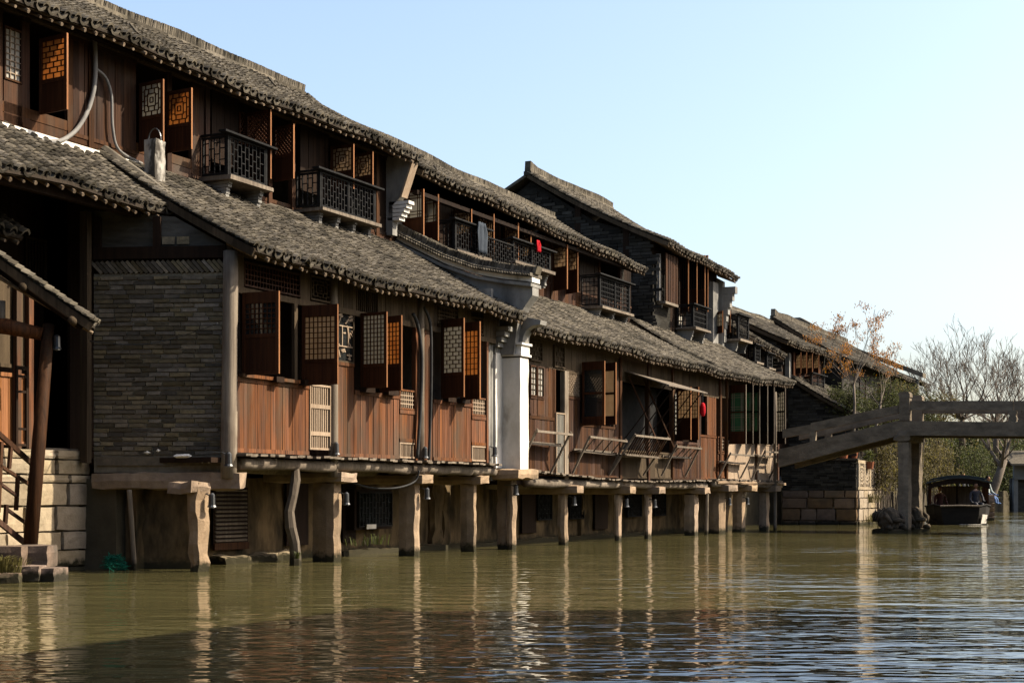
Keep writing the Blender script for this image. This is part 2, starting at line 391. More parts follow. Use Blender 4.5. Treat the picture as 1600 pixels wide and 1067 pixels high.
def lattice(mb, x0, x1, z0, z1, y, style, bw=0.014, th=0.018, cell=0.09):
    def hb(xa, xb, z): mb.box(xa, xb, y - th / 2, y + th / 2, z - bw / 2, z + bw / 2)
    def vb(x, za, zb): mb.box(x - bw / 2, x + bw / 2, y - th * .45, y + th * .55, za, zb)
    nx = max(2, int(round((x1 - x0) / cell))); nz = max(2, int(round((z1 - z0) / cell))); cx = (x1 - x0) / nx; cz = (z1 - z0) / nz
    if style == 'grid':
        for i in range(1, nx): vb(x0 + i * cx, z0, z1)
        for k in range(1, nz): hb(x0, x1, z0 + k * cz)
    elif style == 'bars':
        for i in range(1, nx): vb(x0 + i * cx, z0, z1)
    elif style == 'brick':
        for k in range(1, nz): hb(x0, x1, z0 + k * cz)
        for k in range(nz):
            for i in range(1, nx):
                if (i + k) % 2: vb(x0 + i * cx, z0 + k * cz, z0 + (k + 1) * cz)
    elif style == 'ladder':
        for i in range(1, nx): vb(x0 + i * cx, z0, z1)
        for i in range(nx):
            o = 0.33 if i % 2 else 0.0
            for t in (0.22, 0.55, 0.88):
                zz = z0 + (z1 - z0) * ((t + o * .5) % 1.0); hb(x0 + i * cx, x0 + (i + 1) * cx, zz)
    elif style == 'dots':
        for i in range(1, nx): vb(x0 + i * cx, z0, z1)
        for k in range(1, nz): hb(x0, x1, z0 + k * cz)
    elif style == 'rings':
        w, h = x1 - x0, z1 - z0
        for t in (0.14, 0.3, 0.42):
            a, b, c, d = x0 + w * t, x1 - w * t, z0 + h * t, z1 - h * t
            hb(a, b, c); hb(a, b, d); vb(a, c, d); vb(b, c, d)
        for t in (0.2, 0.5, 0.8):
            hb(x0, x0 + w * .14, z0 + h * t); hb(x1 - w * .14, x1, z0 + h * t)
            vb(x0 + w * t, z0, z0 + h * .14); vb(x0 + w * t, z1 - h * .14, z1)
        for t in (0.35, 0.65):
            hb(x0 + w * .14, x0 + w * .3, z0 + h * t); hb(x1 - w * .3, x1 - w * .14, z0 + h * t)
            vb(x0 + w * t, z0 + h * .14, z0 + h * .3); vb(x0 + w * t, z1 - h * .3, z1 - h * .14)
    elif style == 'frame':
        w, h = x1 - x0, z1 - z0
        for t in (0.12, 0.24):
            hb(x0, x1, z0 + h * t); hb(x0, x1, z1 - h * t); vb(x0 + w * t, z0, z1); vb(x1 - w * t, z0, z1)
    elif style == 'diag':
        c = cell * 1.4; w, h = x1 - x0, z1 - z0; m = int((w + h) / c) + 1
        for sgn in (1, -1):
            for i in range(m):
                t = i * c + c * .3
                a = [(x0 + t, z0), (x0 + t - h, z1)] if sgn > 0 else [(x1 - t, z0), (x1 - t + h, z1)]
                (ax, az), (bx, bz) = a
                def clip(px, pz, qx, qz):
                    if px < x0: pz += (x0 - px) / (qx - px) * (qz - pz); px = x0
                    elif px > x1: pz += (x1 - px) / (qx - px) * (qz - pz); px = x1
                    return px, pz
                if abs(bx - ax) < 1e-6: continue
                p = clip(ax, az, bx, bz); q = clip(bx, bz, ax, az)
                if p[1] < z1 - 1e-3 and q[1] > z0 + 1e-3 and (Vector(p) - Vector(q)).length > 0.03:
                    mb.bar((p[0], y + sgn * .004, p[1]), (q[0], y + sgn * .004, q[1]), bw, th, up=(0, 1, 0))
    elif style == 'carved':
        r = random.Random(5); w, h = x1 - x0, z1 - z0
        hb(x0, x1, z0 + h * .3); hb(x0, x1, z0 + h * .72); vb(x0 + w * .3, z0 + h * .3, z0 + h * .72); vb(x1 - w * .3, z0 + h * .3, z0 + h * .72)
        for i in range(26):
            a = (x0 + w * r.random(), y, z0 + h * r.random()); an = r.uniform(0, 6.28); l = r.uniform(.08, .17)
            b = (min(x1, max(x0, a[0] + l * math.cos(an))), y, min(z1, max(z0, a[2] + l * math.sin(an))))
            mb.bar(a, b, bw * 1.3, th, up=(0, 1, 0))

def leaf(root, hs, hn, z0, z1, w, theta, style='grid', cell=0.09, split=0.42, top=0.09, pane=None, frame=None, bar=None, mid=None, name="shutter", edge=None):
    """a hinged window leaf: frame with bottom panel, lattice and paper; theta = opening angle from the bank direction towards the water"""
    frame = frame or m_shut; pane = pane or m_paper
    o_ = bpy.data.objects.new(name, None)
    h = z1 - z0; st = 0.055; mb = MB(); t = 0.02
    zs = h * split
    mb.box(0, st, -t, t, 0, h); mb.box(w - st, w, -t, t, 0, h)
    mb.box(st, w - st, -t, t, 0, 0.05); mb.box(st, w - st, -t, t, h - top, h); mb.box(st, w - st, -t, t, zs - .03, zs + .03)
    mb.box(st, w - st, -.008, .008, .05, zs - .03)
    me = bpy.data.meshes.new(name); me.from_pydata(mb.v, [], mb.f); me.materials.append(frame)
    o = bpy.data.objects.new(name, me); off = OFF[root.name]
    o.location = (hs - off[0], -(hn - off[1]), z0); o.rotation_euler = (0, 0, -theta)
    COL.objects.link(o); o.parent = root; OFF[o.name] = None
    piece("lit_edge_strip", edge or m_edge, o, (w + .002, 0, h / 2), (.008, .032, h - .004))  # pale strip paints the sunlight caught by the free edge
    spans = [(zs + .03, h - top)] if mid is None else [(zs + .03, zs + .03 + (h - top - zs - .03) * mid - .025), (zs + .03 + (h - top - zs - .03) * mid + .025, h - top)]
    if mid is not None:
        zc = zs + .03 + (h - top - zs - .03) * mid
        piece("middle_rail", frame, o, (w / 2, 0, zc), (w - 2 * st, .036, .05))
    lb = MB()
    for a, b in spans: lattice(lb, st, w - st, a, b, 0, style, cell=cell)
    lb.build("lattice", bar or frame, o)
    if pane != 'none':
        for a, b in spans: piece("pane", pane, o, (w / 2, 0.014, (a + b) / 2), (w - 2 * st, .004, b - a))
    return o
def leaf_px(root, xh, xf, yt, yb, n, w, prefer=90, fr=FA, **kw):
    """leaf whose hinge stands at column xh and whose free edge swings to column xf; rows yt, yb measured at the hinge"""
    hs = fr.s(xh, n); best = None
    for d in range(0, 181, 2):
        th = math.radians(d); e = abs(fr.px(hs + w * math.cos(th), n + w * math.sin(th)) - xf) + abs(d - prefer) * 0.02
        if best is None or e < best[0]: best = (e, th)
    return leaf(root, hs, n + .03, fr.z(xh, yb, n), fr.z(xh, yt, n), w, best[1], **kw)

# ------------------------------------------------------------------ tiled roofs
def tile_mesh(mat, cover, w, L, k, th=0.016):
    """one curved tile, downslope end at y = 0, top end at y = L; concave (pan) or convex (cover)"""
    v, f = [], []; h = w * (0.42 if cover else -0.32)
    for y, dz in ((0, 0.0), (L, -0.034)):
        for i in range(k + 1):
            u = -1 + 2 * i / k; zz = h * (1 - u * u) + dz
            v.append((u * w / 2, y, zz))
    for i in range(k + 1):
        u = -1 + 2 * i / k; v.append((u * w / 2, 0.002, h * (1 - u * u) - th))
    for i in range(k):
        f.append((i, i + 1, k + 2 + i, k + 1 + i)); f.append((2 * k + 2 + i, 2 * k + 3 + i, i + 1, i))
    return v, f
TILE_ME = {}
def roof(root, s0, s1, ne, ze, nt, zt, pw=0.235, ex=0.105, k=5, nobj=0, curve=0.07, rafters=True, wob=0.03, ze2=None, zt2=None,
         ridge=True, ridge_h=0.2, name="roof", verge=True, back=None, raf_len=0.55, seed=1, rafp=0.24, fascia=True, fr=FA):
    """tiled slope: eave at n = ne, height ze (ze2 at the far end), top at n = nt, height zt"""
    r = random.Random(seed); ze2 = ze if ze2 is None else ze2; zt2 = zt if zt2 is None else zt2
    ph = r.uniform(0, 6)
    def Z(s, t):
        q = (s - s0) / (s1 - s0); a = ze + (ze2 - ze) * q; b = zt + (zt2 - zt) * q
        return a + (b - a) * t - curve * 4 * t * (1 - t) + wob * (math.sin(s * 0.9 + ph) + .6 * math.sin(s * 2.3 + ph * 2)) * (1 - .5 * t)
    def Nn(t): return ne + (nt - ne) * t
    T, S = 6, max(2, int((s1 - s0) / 0.8))
    mb = MB()
    top, bot = {}, {}
    for i in range(S + 1):
        for j in range(T + 1):
            s = s0 + (s1 - s0) * i / S; t = j / T
            top[i, j] = len(mb.v); mb.v.append((s, Nn(t), Z(s, t) - .05)); bot[i, j] = len(mb.v); mb.v.append((s, Nn(t), Z(s, t) - .1))
    for i in range(S):
        for j in range(T):
            mb.f.append((top[i, j], top[i + 1, j], top[i + 1, j + 1], top[i, j + 1])); mb.f.append((bot[i, j + 1], bot[i + 1, j + 1], bot[i + 1, j], bot[i, j]))
        mb.f.append((bot[i, 0], bot[i + 1, 0], top[i + 1, 0], top[i, 0])); mb.f.append((top[i, T], top[i + 1, T], bot[i + 1, T], bot[i, T]))
    for j in range(T):
        mb.f.append((bot[0, j], top[0, j], top[0, j + 1], bot[0, j + 1])); mb.f.append((top[S, j], bot[S, j], bot[S, j + 1], top[S, j + 1]))
    rf = mb.build(name, m_under, root)
    run = abs(nt - ne); slope = math.atan2(abs(zt - ze), run); ln = math.hypot(run, zt - ze); rows = int(ln / ex)
    cols = int((s1 - s0) / pw); pw = (s1 - s0) / cols
    off = OFF[root.name]; L = ex * 1.75
    tpl = {c: tile_mesh(m_tile, c, pw * (0.60 if c else 0.78), L, k) for c in (True, False)}
    rim = {c: tile_mesh(m_tile, c, pw * (0.62 if c else 0.8), L, k, 0.042) for c in (True, False)}
    recs = []
    for ci in range(cols + 1):
        for cover in (False, True):
            if not cover and ci == cols: continue
            sc = s0 + pw * (ci + (0 if cover else 0.5)) + r.uniform(-.012, .012); drift = r.uniform(-.02, .02); e0 = r.uniform(-.03, .02)
            for ri in range(rows):
                d = ri * ex + e0 + r.uniform(-.012, .012) - 0.05 - (r.uniform(.03, .07) if ri > 1 and r.random() < .02 else 0); t = d / ln
                if t > 1.0: continue
                tt = max(t, 0); dz = (Z(sc, min(tt + .02, 1)) - Z(sc, tt)) / (.02 * run) if tt < .97 else math.tan(slope)
                recs.append((cover, sc + drift * t + r.uniform(-.006, .006), Nn(0) + (nt - ne) * t, Z(sc, tt) + (t - tt) * run * math.tan(slope) + (0.03 if cover else 0.015) + r.uniform(-.004, .006), math.atan(dz), r.uniform(-.085, .085) + (r.uniform(-.3, .3) if r.random() < .015 else 0), r.uniform(-.05, .05), ri == 0))
    if nobj:
        order = sorted((i for i in range(len(recs)) if not recs[i][7]), key=lambda i: (0 if recs[i][0] else 3.0) + (fr.W(recs[i][1], recs[i][2]) - Vector((0, 0, 0))).length)
        pick = set(order[:nobj])
    else: pick = set()
    for c, first in ((True, False), (False, False), (True, True), (False, True)):
        v, f = (rim if first else tpl)[c]; va = np.array(v); fa = np.array(f)
        sel = [q for i, q in enumerate(recs) if q[0] == c and q[7] == first and i not in pick]
        if sel:
            A = np.array([q[1:7] for q in sel]); n = len(sel)
            ca, sa = np.cos(A[:, 3]), np.sin(A[:, 3]); cr, sr = np.cos(A[:, 4]), np.sin(A[:, 4])
            x = va[None, :, 0] * cr[:, None] - va[None, :, 1] * sr[:, None]; y = va[None, :, 0] * sr[:, None] + va[None, :, 1] * cr[:, None]
            z = va[None, :, 2] + va[None, :, 0] * A[:, 5][:, None]
            y2 = y * ca[:, None] - z * sa[:, None]; z2 = y * sa[:, None] + z * ca[:, None]
            P = np.stack([x + (A[:, 0] - off[0])[:, None], y2 - (A[:, 1] - off[1])[:, None], z2 + A[:, 2][:, None]], -1).reshape(-1, 3)
            Fc = (fa[None] + (np.arange(n) * len(v))[:, None, None]).reshape(-1, 4)
            me = bpy.data.meshes.new("tile_rows"); me.from_pydata(P.tolist(), [], Fc.tolist()); me.materials.append(m_tile)
            o = link(bpy.data.objects.new("eave_tiles" if first else "cover_tiles" if c else "pan_tiles", me), rf); o["kind"] = "stuff"
        if pick and not first:
            key = (c, round(pw, 4), L, k)
            if key not in TILE_ME:
                me = bpy.data.meshes.new("roof_tile"); me.from_pydata(v, [], f); me.materials.append(m_tile); TILE_ME[key] = me
            for i in pick:
                q = recs[i]
                if q[0] != c: continue
                o = bpy.data.objects.new("roof_tile", TILE_ME[key])
                o.location = (q[1] - off[0], -(q[2] - off[1]), q[3]); o.rotation_euler = (q[4], q[6], q[5])
                COL.objects.link(o); o.parent = rf
    if rafters:
        key = ("rafter", raf_len)
        if key not in TILE_ME:
            q = MB(); q.tube([(0, -.04, 0), (0, raf_len, 0)], 0.028, 7)
            me = bpy.data.meshes.new("rafter"); me.from_pydata(q.v, [], q.f); me.materials.append(m_rafter); TILE_ME[key] = me
        nr = int((s1 - s0) / rafp)
        for i in range(nr):
            s = s0 + (i + .5) * (s1 - s0) / nr + r.uniform(-.03, .03)
            o = bpy.data.objects.new("rafter", TILE_ME[key]); o.location = (s - off[0], -(ne - .05 + r.uniform(-.04, .03) - off[1]), Z(s, .0) - .155)
            o.rotation_euler = (slope * .85, 0, r.uniform(-.09, .09)); o.scale = (r.uniform(.75, 1.25), r.uniform(.93, 1.04), r.uniform(.75, 1.25)); COL.objects.link(o); o.parent = rf
    if ridge:
        q = MB(); s = s0 - .05
        while s < s1:
            hh = ridge_h * .72 + r.uniform(-.006, .006) + .02 * math.sin(s * 1.3 + ph) + (0.1 * max(0, 1 - (s - s0) / .5) if verge else 0); zz = Z(s, 1) + .02; lean = r.uniform(.03, .07)
            w = r.uniform(.02, .035)
            q.add([(s + a + (lean if c else 0), nt + b, zz + (hh if c else -.06)) for c in (0, 1) for a, b in ((0, -.1), (w * .9, -.1), (w * .9, .1), (0, .1))], BOXF)
            s += w * .98
        o = q.build("ridge_tiles", m_tile, rf); o["kind"] = "stuff"
        q = MB(); pts = [(s0 - .05 + (s1 - s0 + .1) * i / 12) for i in range(13)]
        for a, b in zip(pts, pts[1:]): q.box(a, b, nt - .13, nt + .13, min(Z(a, 1), Z(b, 1)) - .1, max(Z(a, 1), Z(b, 1)) + .03)
        q.build("ridge_base", m_tile, rf)
    if back:
        q = MB(); nb, zb = back
        for i in range(S):
            a, b = s0 + (s1 - s0) * i / S, s0 + (s1 - s0) * (i + 1) / S
            v = [(a, nt, Z(a, 1)), (b, nt, Z(b, 1)), (b, nb, zb), (a, nb, zb)]
            q.add(v + [(x, y, z - .1) for x, y, z in v], BOXF)
        q.build("back_slope", m_tile, rf)
    if verge:
        q = MB()
        for j in range(8):
            a, b = j / 8, (j + 1) / 8
            q.bar((s0 - .02, Nn(a), Z(s0, a) - .12), (s0 - .02, Nn(b), Z(s0, b) - .12), .035, .12, up=(0, 0, 1))
        q.build("verge_board", m_greyb, rf)
    if fascia:
        q = MB()
        for i in range(S):
            a, b = s0 + (s1 - s0) * i / S, s0 + (s1 - s0) * (i + 1) / S
            q.bar((a, ne - .05, Z(a, 0) - .1), (b, ne - .05, Z(b, 0) - .1), .03, .035)
        q.build("eave_board", m_greyb, rf)
    return rf, Z

# ------------------------------------------------------------------ the setting: water, ground
def flat(name, pts, z, mat, kind="structure"):
    me = bpy.data.meshes.new(name); me.from_pydata([(x, y, z) for x, y in pts], [], [tuple(range(len(pts)))]); me.materials.append(mat)
    o = bpy.data.objects.new(name, me); COL.objects.link(o); o["kind"] = kind; return o
flat("water", [(-1500, -1500), (1500, -1500), (1500, 3000), (-1500, 3000)], 0.0, m_water)
def bank(name, sn, z):
    """land sheet with a vertical face down into the water"""
    pts = [FA.W(s, n) for s, n in sn]; k = len(pts)
    vs = [(p.x, p.y, z) for p in pts] + [(p.x, p.y, -1.0) for p in pts]
    fs = [tuple(range(k))] + [(i, i + k, (i + 1) % k + k, (i + 1) % k) for i in range(k)]
    me = bpy.data.meshes.new(name); me.from_pydata(vs, [], fs); me.materials.append(m_ground)
    o = bpy.data.objects.new(name, me); COL.objects.link(o); o["kind"] = "structure"; return o
bank("ground", [(-60, -2.75), (-0.9, -2.75), (-0.6, -1.75), (31.2, -1.75), (31.4, -3.2), (40.3, -3.2), (40.3, 0.25), (44, 0.3), (47, -0.6), (70, -0.4), (100, -1.5), (130, 8), (150, 40), (170, 90), (900, 500), (1500, -1200), (-60, -1200)], 1.45)
bank("ground", [(-80, 14.9), (70, 15.2), (110, 40), (130, 70), (170, 120), (900, 600), (900, 900), (-80, 900)], 1.2)

# ------------------------------------------------------------------ repeated house pieces
def panel_wall(root, s0, s1, z0, z1, n, mat, w=0.13, rail=0.06, name="wall_panel", railmat=None, th=0.03, gapback=True):
    mb = MB(); mb.box(s0, s1, n - .05, n - .025, z0, z1)
    if rail:
        mb.box(s0, s1, n - .02, n + .035, z1 - rail, z1); mb.box(s0, s1, n - .02, n + .03, z0, z0 + rail * .9)
    o = mb.build(name, railmat or mat, root)
    planks(o, s0, s1, z0 + rail * .9, z1 - rail, n, w, mat, th=th)
    return o
def post(root, s, n, z0, z1, r=0.09, mat=None, name="post", lean=(0, 0)):
    mb = MB(); k = 7; mb.tube([(s + lean[0] * i / k, n + lean[1] * i / k, z0 + (z1 - z0) * i / k) for i in range(k + 1)], [r * (1.05 - .1 * i / k) * RD.uniform(.97, 1.03) for i in range(k + 1)], 12)
    return mb.build(name, mat or m_greyw, root, smooth=True)
def boxpart(root, name, mat, s0, s1, n0, n1, z0, z1, j=0.0):
    mb = MB(); mb.box(s0, s1, n0, n1, z0, z1, j); return mb.build(name, mat, root)
def roughpart(root, name, mat, s0, s1, n0, n1, z0, z1, **kw):
    mb = MB(); mb.rough(s0, s1, n0, n1, z0, z1, **kw); return mb.build(name, mat, root)
def lattice_panel(root, s0, s1, z0, z1, n, style, cell=0.08, bar=None, frame=None, back=None, name="lattice_panel", fw=0.03, bw=0.014):
    mb = MB(); mb.box(s0, s0 + fw, n - .02, n + .025, z0, z1); mb.box(s1 - fw, s1, n - .02, n + .025, z0, z1)
    mb.box(s0 + fw, s1 - fw, n - .02, n + .025, z0, z0 + fw); mb.box(s0 + fw, s1 - fw, n - .02, n + .025, z1 - fw, z1)
    o = mb.build(name, frame or m_brown, root)
    q = MB(); lattice(q, s0 + fw, s1 - fw, z0 + fw, z1 - fw, n, style, cell=cell, bw=bw); q.build("lattice", bar or frame or m_brown, o)
    if back: piece("pane", back, o, ((s0 + s1) / 2, n - .016, (z0 + z1) / 2), (s1 - s0 - 2 * fw, .004, z1 - z0 - 2 * fw))
    return o
def pillar(root, xl, xf, xr, z1, mat=None, zb=-0.5, n=0.0, amp=0.014, name="pillar"):
    """stone pier: front face between columns xf and xr, side face back to column xl"""
    s0, s1 = FA.s(xf, n), FA.s(xr, n); nb = FA.n(xl, s0)
    o = roughpart(root, name, mat or m_stone, s0, s1, max(nb, n - 0.75), n, zb, z1, amp=amp)
    return s0, s1, nb
def stone_beam(root, s0, s1, n0, n1, z0, z1, mat=None):
    return roughpart(root, "stone_beam", mat or m_stone, s0, s1, n0, n1, z0, z1, seg=.2, amp=.012)
def logs(root, s0, s1, n, z, r=0.1, step=2.6, mat=None):
    s = s0
    while s < s1 - .2:
        e = min(s1, s + step * RD.uniform(.9, 1.15)); mb = MB(); k = 6
        mb.tube([(s + (e - s) * i / k, n + RD.uniform(-.012, .012), z + RD.uniform(-.012, .012)) for i in range(k + 1)], [r * RD.uniform(.9, 1.08) for _ in range(k + 1)], 10)
        mb.build("floor_log", mat or m_greyw, root, smooth=True); s = e + .02
def deck(root, s0, s1, n0, n1, z, w=0.17, zfun=None):
    mb = MB(); mb.box(s0, s1, n0, n1 - .3, z - .09, z - .045); d = mb.build("deck", m_dark, root)
    s = s0
    while s < s1 - .05:
        ww = w * RD.uniform(.7, 1.3); e = min(s + ww, s1); o_ = n1 + RD.uniform(-.1, .06); zz = z + (zfun((s + e) / 2) if zfun else 0) + RD.uniform(-.01, .01)
        piece("deck_board", m_greyw, d, ((s + e) / 2, (o_ + n1 - .5) / 2, zz - .02), (e - s - .012, o_ - n1 + .5, .036), (RD.uniform(-.03, .03), RD.uniform(-.04, .04), 0)); s = e
    return d
def balcony(root, s0, s1, n0, n1, z0, z1, panels=1, style='ladder', rail_over=0.22, mat=None, brackets=2, brz=0.35, slab=True, side=True, ztilt=0.0, rail=True, cell=0.1, mid=None):
    """projecting window balcony: floor slab, corner posts, lattice panels, sloping hand rail board and stepped brick brackets"""
    mat = mat or m_black; t = 0.05
    if slab:
        mb = MB(); mb.box(s0 - .08, s1 + .1, n0, n1 + .1, z0 - .07, z0, 0.008); mb.build("floor_slab", m_greyw, root)
    for s in (s0, s1):
        boxpart(root, "corner_post", mat, s - t / 2, s + t / 2, n1 - t, n1, z0, z1)
    w = (s1 - s0 - t) / panels
    for i in range(panels):
        a = s0 + t / 2 + i * w; lattice_panel(root, a + .01, a + w - .01, z0 + .03, z1 - .02, n1 - t / 2, style, cell=cell, frame=mat, bar=mat, name="railing_panel", bw=.018)
    if side:
        for s in (s0, s1):
            mb = MB(); mb.box(s - .02, s + .02, n0 + .02, n0 + .05, z0 + .03, z1 - .02); mb.box(s - .02, s + .02, n1 - t - .03, n1 - t, z0 + .03, z1 - .02)
            mb.box(s - .02, s + .02, n0 + .05, n1 - t - .03, z0 + .03, z0 + .07); mb.box(s - .02, s + .02, n0 + .05, n1 - t - .03, z1 - .06, z1 - .02)
            o = mb.build("side_panel", mat, root); q = MB(); lattice(q, n0 + .05, n1 - t - .03, z0 + .07, z1 - .06, 0, style, cell=cell, bw=.018)
            q.v = [(s + y, x, z) for x, y, z in q.v]; q.build("lattice", mat, o)
    if rail:
        q = MB(); q.bar((s0 - rail_over, n1 + .02, z1 + .02), (s1 + rail_over, n1 + .02, z1 + .02 - ztilt), .16, .035); q.build("hand_rail", mat, root)
        for s in (s0, s1):
            q = MB(); q.bar((s, n0, z1 + .015), (s, n1 - .06, z1 + .015), .08, .03); q.build("hand_rail", mat, root)
    for i in range(brackets):
        s = s0 + .1 + (s1 - s0 - .2) * (i / max(1, brackets - 1)); q = boxpart(root, "bracket", m_stoneg, s - .04, s + .04, n0 - .05, n1 - .16, z0 - .07 - brz, z0 - .07)
        c = 6
        for k in range(c):
            zz = z0 - .07 - brz + brz * (k + .5) / c; e = n1 - .12 + .1 * (k / c) + RD.uniform(-.015, .015)
            piece("brick", m_greyp, q, (s, (n0 + e) / 2, zz), (.1 + RD.uniform(-.01, .014), e - n0, brz / c - .01))
def sub_frame(root, fr, name, mb, mat, root_fr=FA):
    me = bpy.data.meshes.new(name); me.from_pydata([(p[0], -p[1], p[2]) for p in mb.v], [], [tuple(reversed(f)) for f in mb.f]); me.materials.append(mat)
    o = bpy.data.objects.new(name, me); d = Vector((fr.o[0], fr.o[1], 0)) - Vector(root.location); d.rotate(Matrix.Rotation(-root.rotation_euler[2], 3, 'Z'))
    o.location = d; o.rotation_euler = (0, 0, fr.rot - root.rotation_euler[2]); COL.objects.link(o); o.parent = root; OFF[o.name] = (0.0, 0.0)
    return o
def gable(root, s, poly, th=0.25, mat=None, name="gable_wall"):
    mb = MB(); mb.prism(poly, 's', s, s + th); return mb.build(name, mat or m_gable, root)

# ------------------------------------------------------------------ HOUSE A: near two-storey timber house (long upper floor, lower porch roof)
NA = -2.6
A = root_fa("timber_house", 2.2, -4.2, "near timber house whose balconied upper floor runs under the nearest high tiled roof", "house")
def zA(x, y): return FA.z(x, y, NA)
def sA(x): return FA.s(x, NA)
_, ZA = roof(A, -5.2, 9.55, -1.85, 8.62, -5.0, 10.35, nobj=300, seed=3, ridge_h=.26, back=(-8.0, 8.7), curve=.1, wob=.035)
# shell
boxpart(A, "floor", m_dark, -5.2, 9.4, -7.6, NA - .06, 6.45, 6.55)
boxpart(A, "back_wall", m_dark, -5.2, 9.4, -7.7, -7.6, 0.5, 8.9)
boxpart(A, "end_wall", m_greyp, 9.36, 9.46, -7.6, NA - .02, 5.4, 9.0)
boxpart(A, "wall_plate", m_greyb, -5.2, 9.4, NA - .06, NA + .06, 8.62, 8.76)
boxpart(A, "ceiling", m_dark, -5.2, 9.4, -7.6, NA - .06, 8.7, 8.76)
boxpart(A, "eave_purlin", m_dark, -5.2, 9.5, -2.42, -2.3, 8.6, 8.7)
# upper wall: boards and openings, columns given in photograph pixels
zb = 6.9
def upper_boards(x0, x1, mat=m_brown, z0=None, z1=8.62, w=0.14): return panel_wall(A, sA(x0), sA(x1), z0 or zb, z1, NA, mat, w=w, rail=.07)
def upper_sill(x0, x1, z1):
    o = boxpart(A, "sill_wall", m_brown, sA(x0), sA(x1), NA - .05, NA - .02, zb - .25, z1)
    k = 3
    for i in range(k):
        h = (z1 - zb + .2) / k; piece("plank", m_brown, o, ((sA(x0) + sA(x1)) / 2, NA, zb - .2 + h * (i + .5)), (sA(x1) - sA(x0), .03, h - .012))
upper_boards(-150, 3); upper_boards(104, 212, z0=7.0)
upper_boards(33, 46); upper_boards(298, 318); upper_boards(330, 372, m_dark, 7.3); upper_boards(468, 512, m_dark, 7.3); upper_boards(584, 606, m_dark)
for x0, x1, zt in ((3, 104, 7.22), (104, 212, 7.0), (212, 300, 7.22), (300, 610, 6.95)): upper_sill(x0, x1, zt)
for x in (140, 262, 322, 420, 456, 588): boxpart(A, "post", m_brown, sA(x) - .06, sA(x) + .06, NA - .04, NA + .045, 6.7, 8.62)
lattice_panel(A, sA(5), sA(33), zA(19, 128), zA(19, 45), NA + .01, 'grid', .1, bar=m_pale, frame=m_brown, back=m_paperw, name="window")
boxpart(A, "window_board", m_brown, sA(5), sA(33), NA - .02, NA + .015, zb, zA(19, 129))
leaf_px(A, 60, 102, 62, 180, NA, .62, style='brick', cell=.085, split=.42, top=.06, pane=m_papero)
leaf_px(A, 216, 253, 132, 238, NA, .58, style='rings', split=.48, top=.05, pane=m_paperw)
leaf_px(A, 258, 298, 145, 240, NA, .6, style='rings', split=.42, top=.06, pane=m_papero)
lattice_panel(A, sA(372), sA(420), zA(395, 232), zA(395, 183), NA + .01, 'diag', .07, bar=m_shut, frame=m_shut, name="window")
leaf_px(A, 382, 421, 178, 285, NA, .6, style='diag', cell=.06, split=.5, top=.06, pane='none')
leaf_px(A, 426, 457, 200, 285, NA, .55, style='diag', cell=.06, split=.45, top=.06, pane='none')
leaf_px(A, 515, 551, 230, 300, NA, .58, style='rings', split=.4, top=.06)
leaf_px(A, 550, 581, 242, 305, NA, .55, style='rings', split=.4, top=.06)
balcony(A, FA.s(356, NA + .6), FA.s(415, NA + .6), NA + .02, NA + .62, 6.93, 7.68, panels=1, cell=.11, brackets=2, ztilt=.02)
balcony(A, FA.s(500, NA + .6), FA.s(585, NA + .6), NA + .02, NA + .62, 6.87, 7.6, panels=2, cell=.11, brackets=4)
boxpart(A, "joint_strip", m_white, -5.2, 0.9, NA - .02, NA + .14, 6.72, 6.84, .012)
# end wall buttress under the high eave
mb = MB(); mb.prism([(NA - .3, 6.9), (NA + .18, 6.9), (NA + .18, 7.55), (NA + .36, 7.7), (-1.95, 8.42), (-1.95, 8.56), (NA - .3, 8.8)], 's', 9.3, 9.5); mb.build("end_buttress", m_greyp, A)
mb = MB(); mb.bar((9.4, NA + .4, 7.72), (9.4, -1.93, 8.44), .26, .05); mb.build("buttress_board", m_pale, A)
for i in range(5): piece("brick", m_white, A, (9.42, NA + .2 + .035 * i, 7.25 + i * .085), (.24, .3 + .05 * i, .07))
# lower porch roof
rfL, ZL = roof(A, -5.6, 0.02, -1.1, 5.8, NA + .02, 6.82, nobj=300, seed=5, ridge=False, curve=.04, wob=.04, raf_len=.7)
q = MB(); q.tube([(-.02, -1.05, 5.9), (-.02, -1.8, 6.42), (-.02, -2.5, 6.88)], .1, 8); q.build("valley_ridge", m_tile, rfL)
boxpart(A, "porch_purlin", m_dark, -5.6, -.1, -1.5, -1.38, 5.62, 5.76)
# dark recess behind the porch
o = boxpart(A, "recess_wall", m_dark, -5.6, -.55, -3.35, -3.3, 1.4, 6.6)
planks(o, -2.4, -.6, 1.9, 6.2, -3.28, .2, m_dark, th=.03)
lattice_panel(A, FA.s(42, -3.2), FA.s(75, -3.2), FA.z(58, 440, -3.2), FA.z(58, 372, -3.2), -3.24, 'bars', .07, bar=m_greyb, frame=m_greyb, name="window")
boxpart(A, "jamb_post", m_greyb, FA.s(136, -2.05), FA.s(143, -2.05), -2.2, -2.05, 1.7, 5.7)
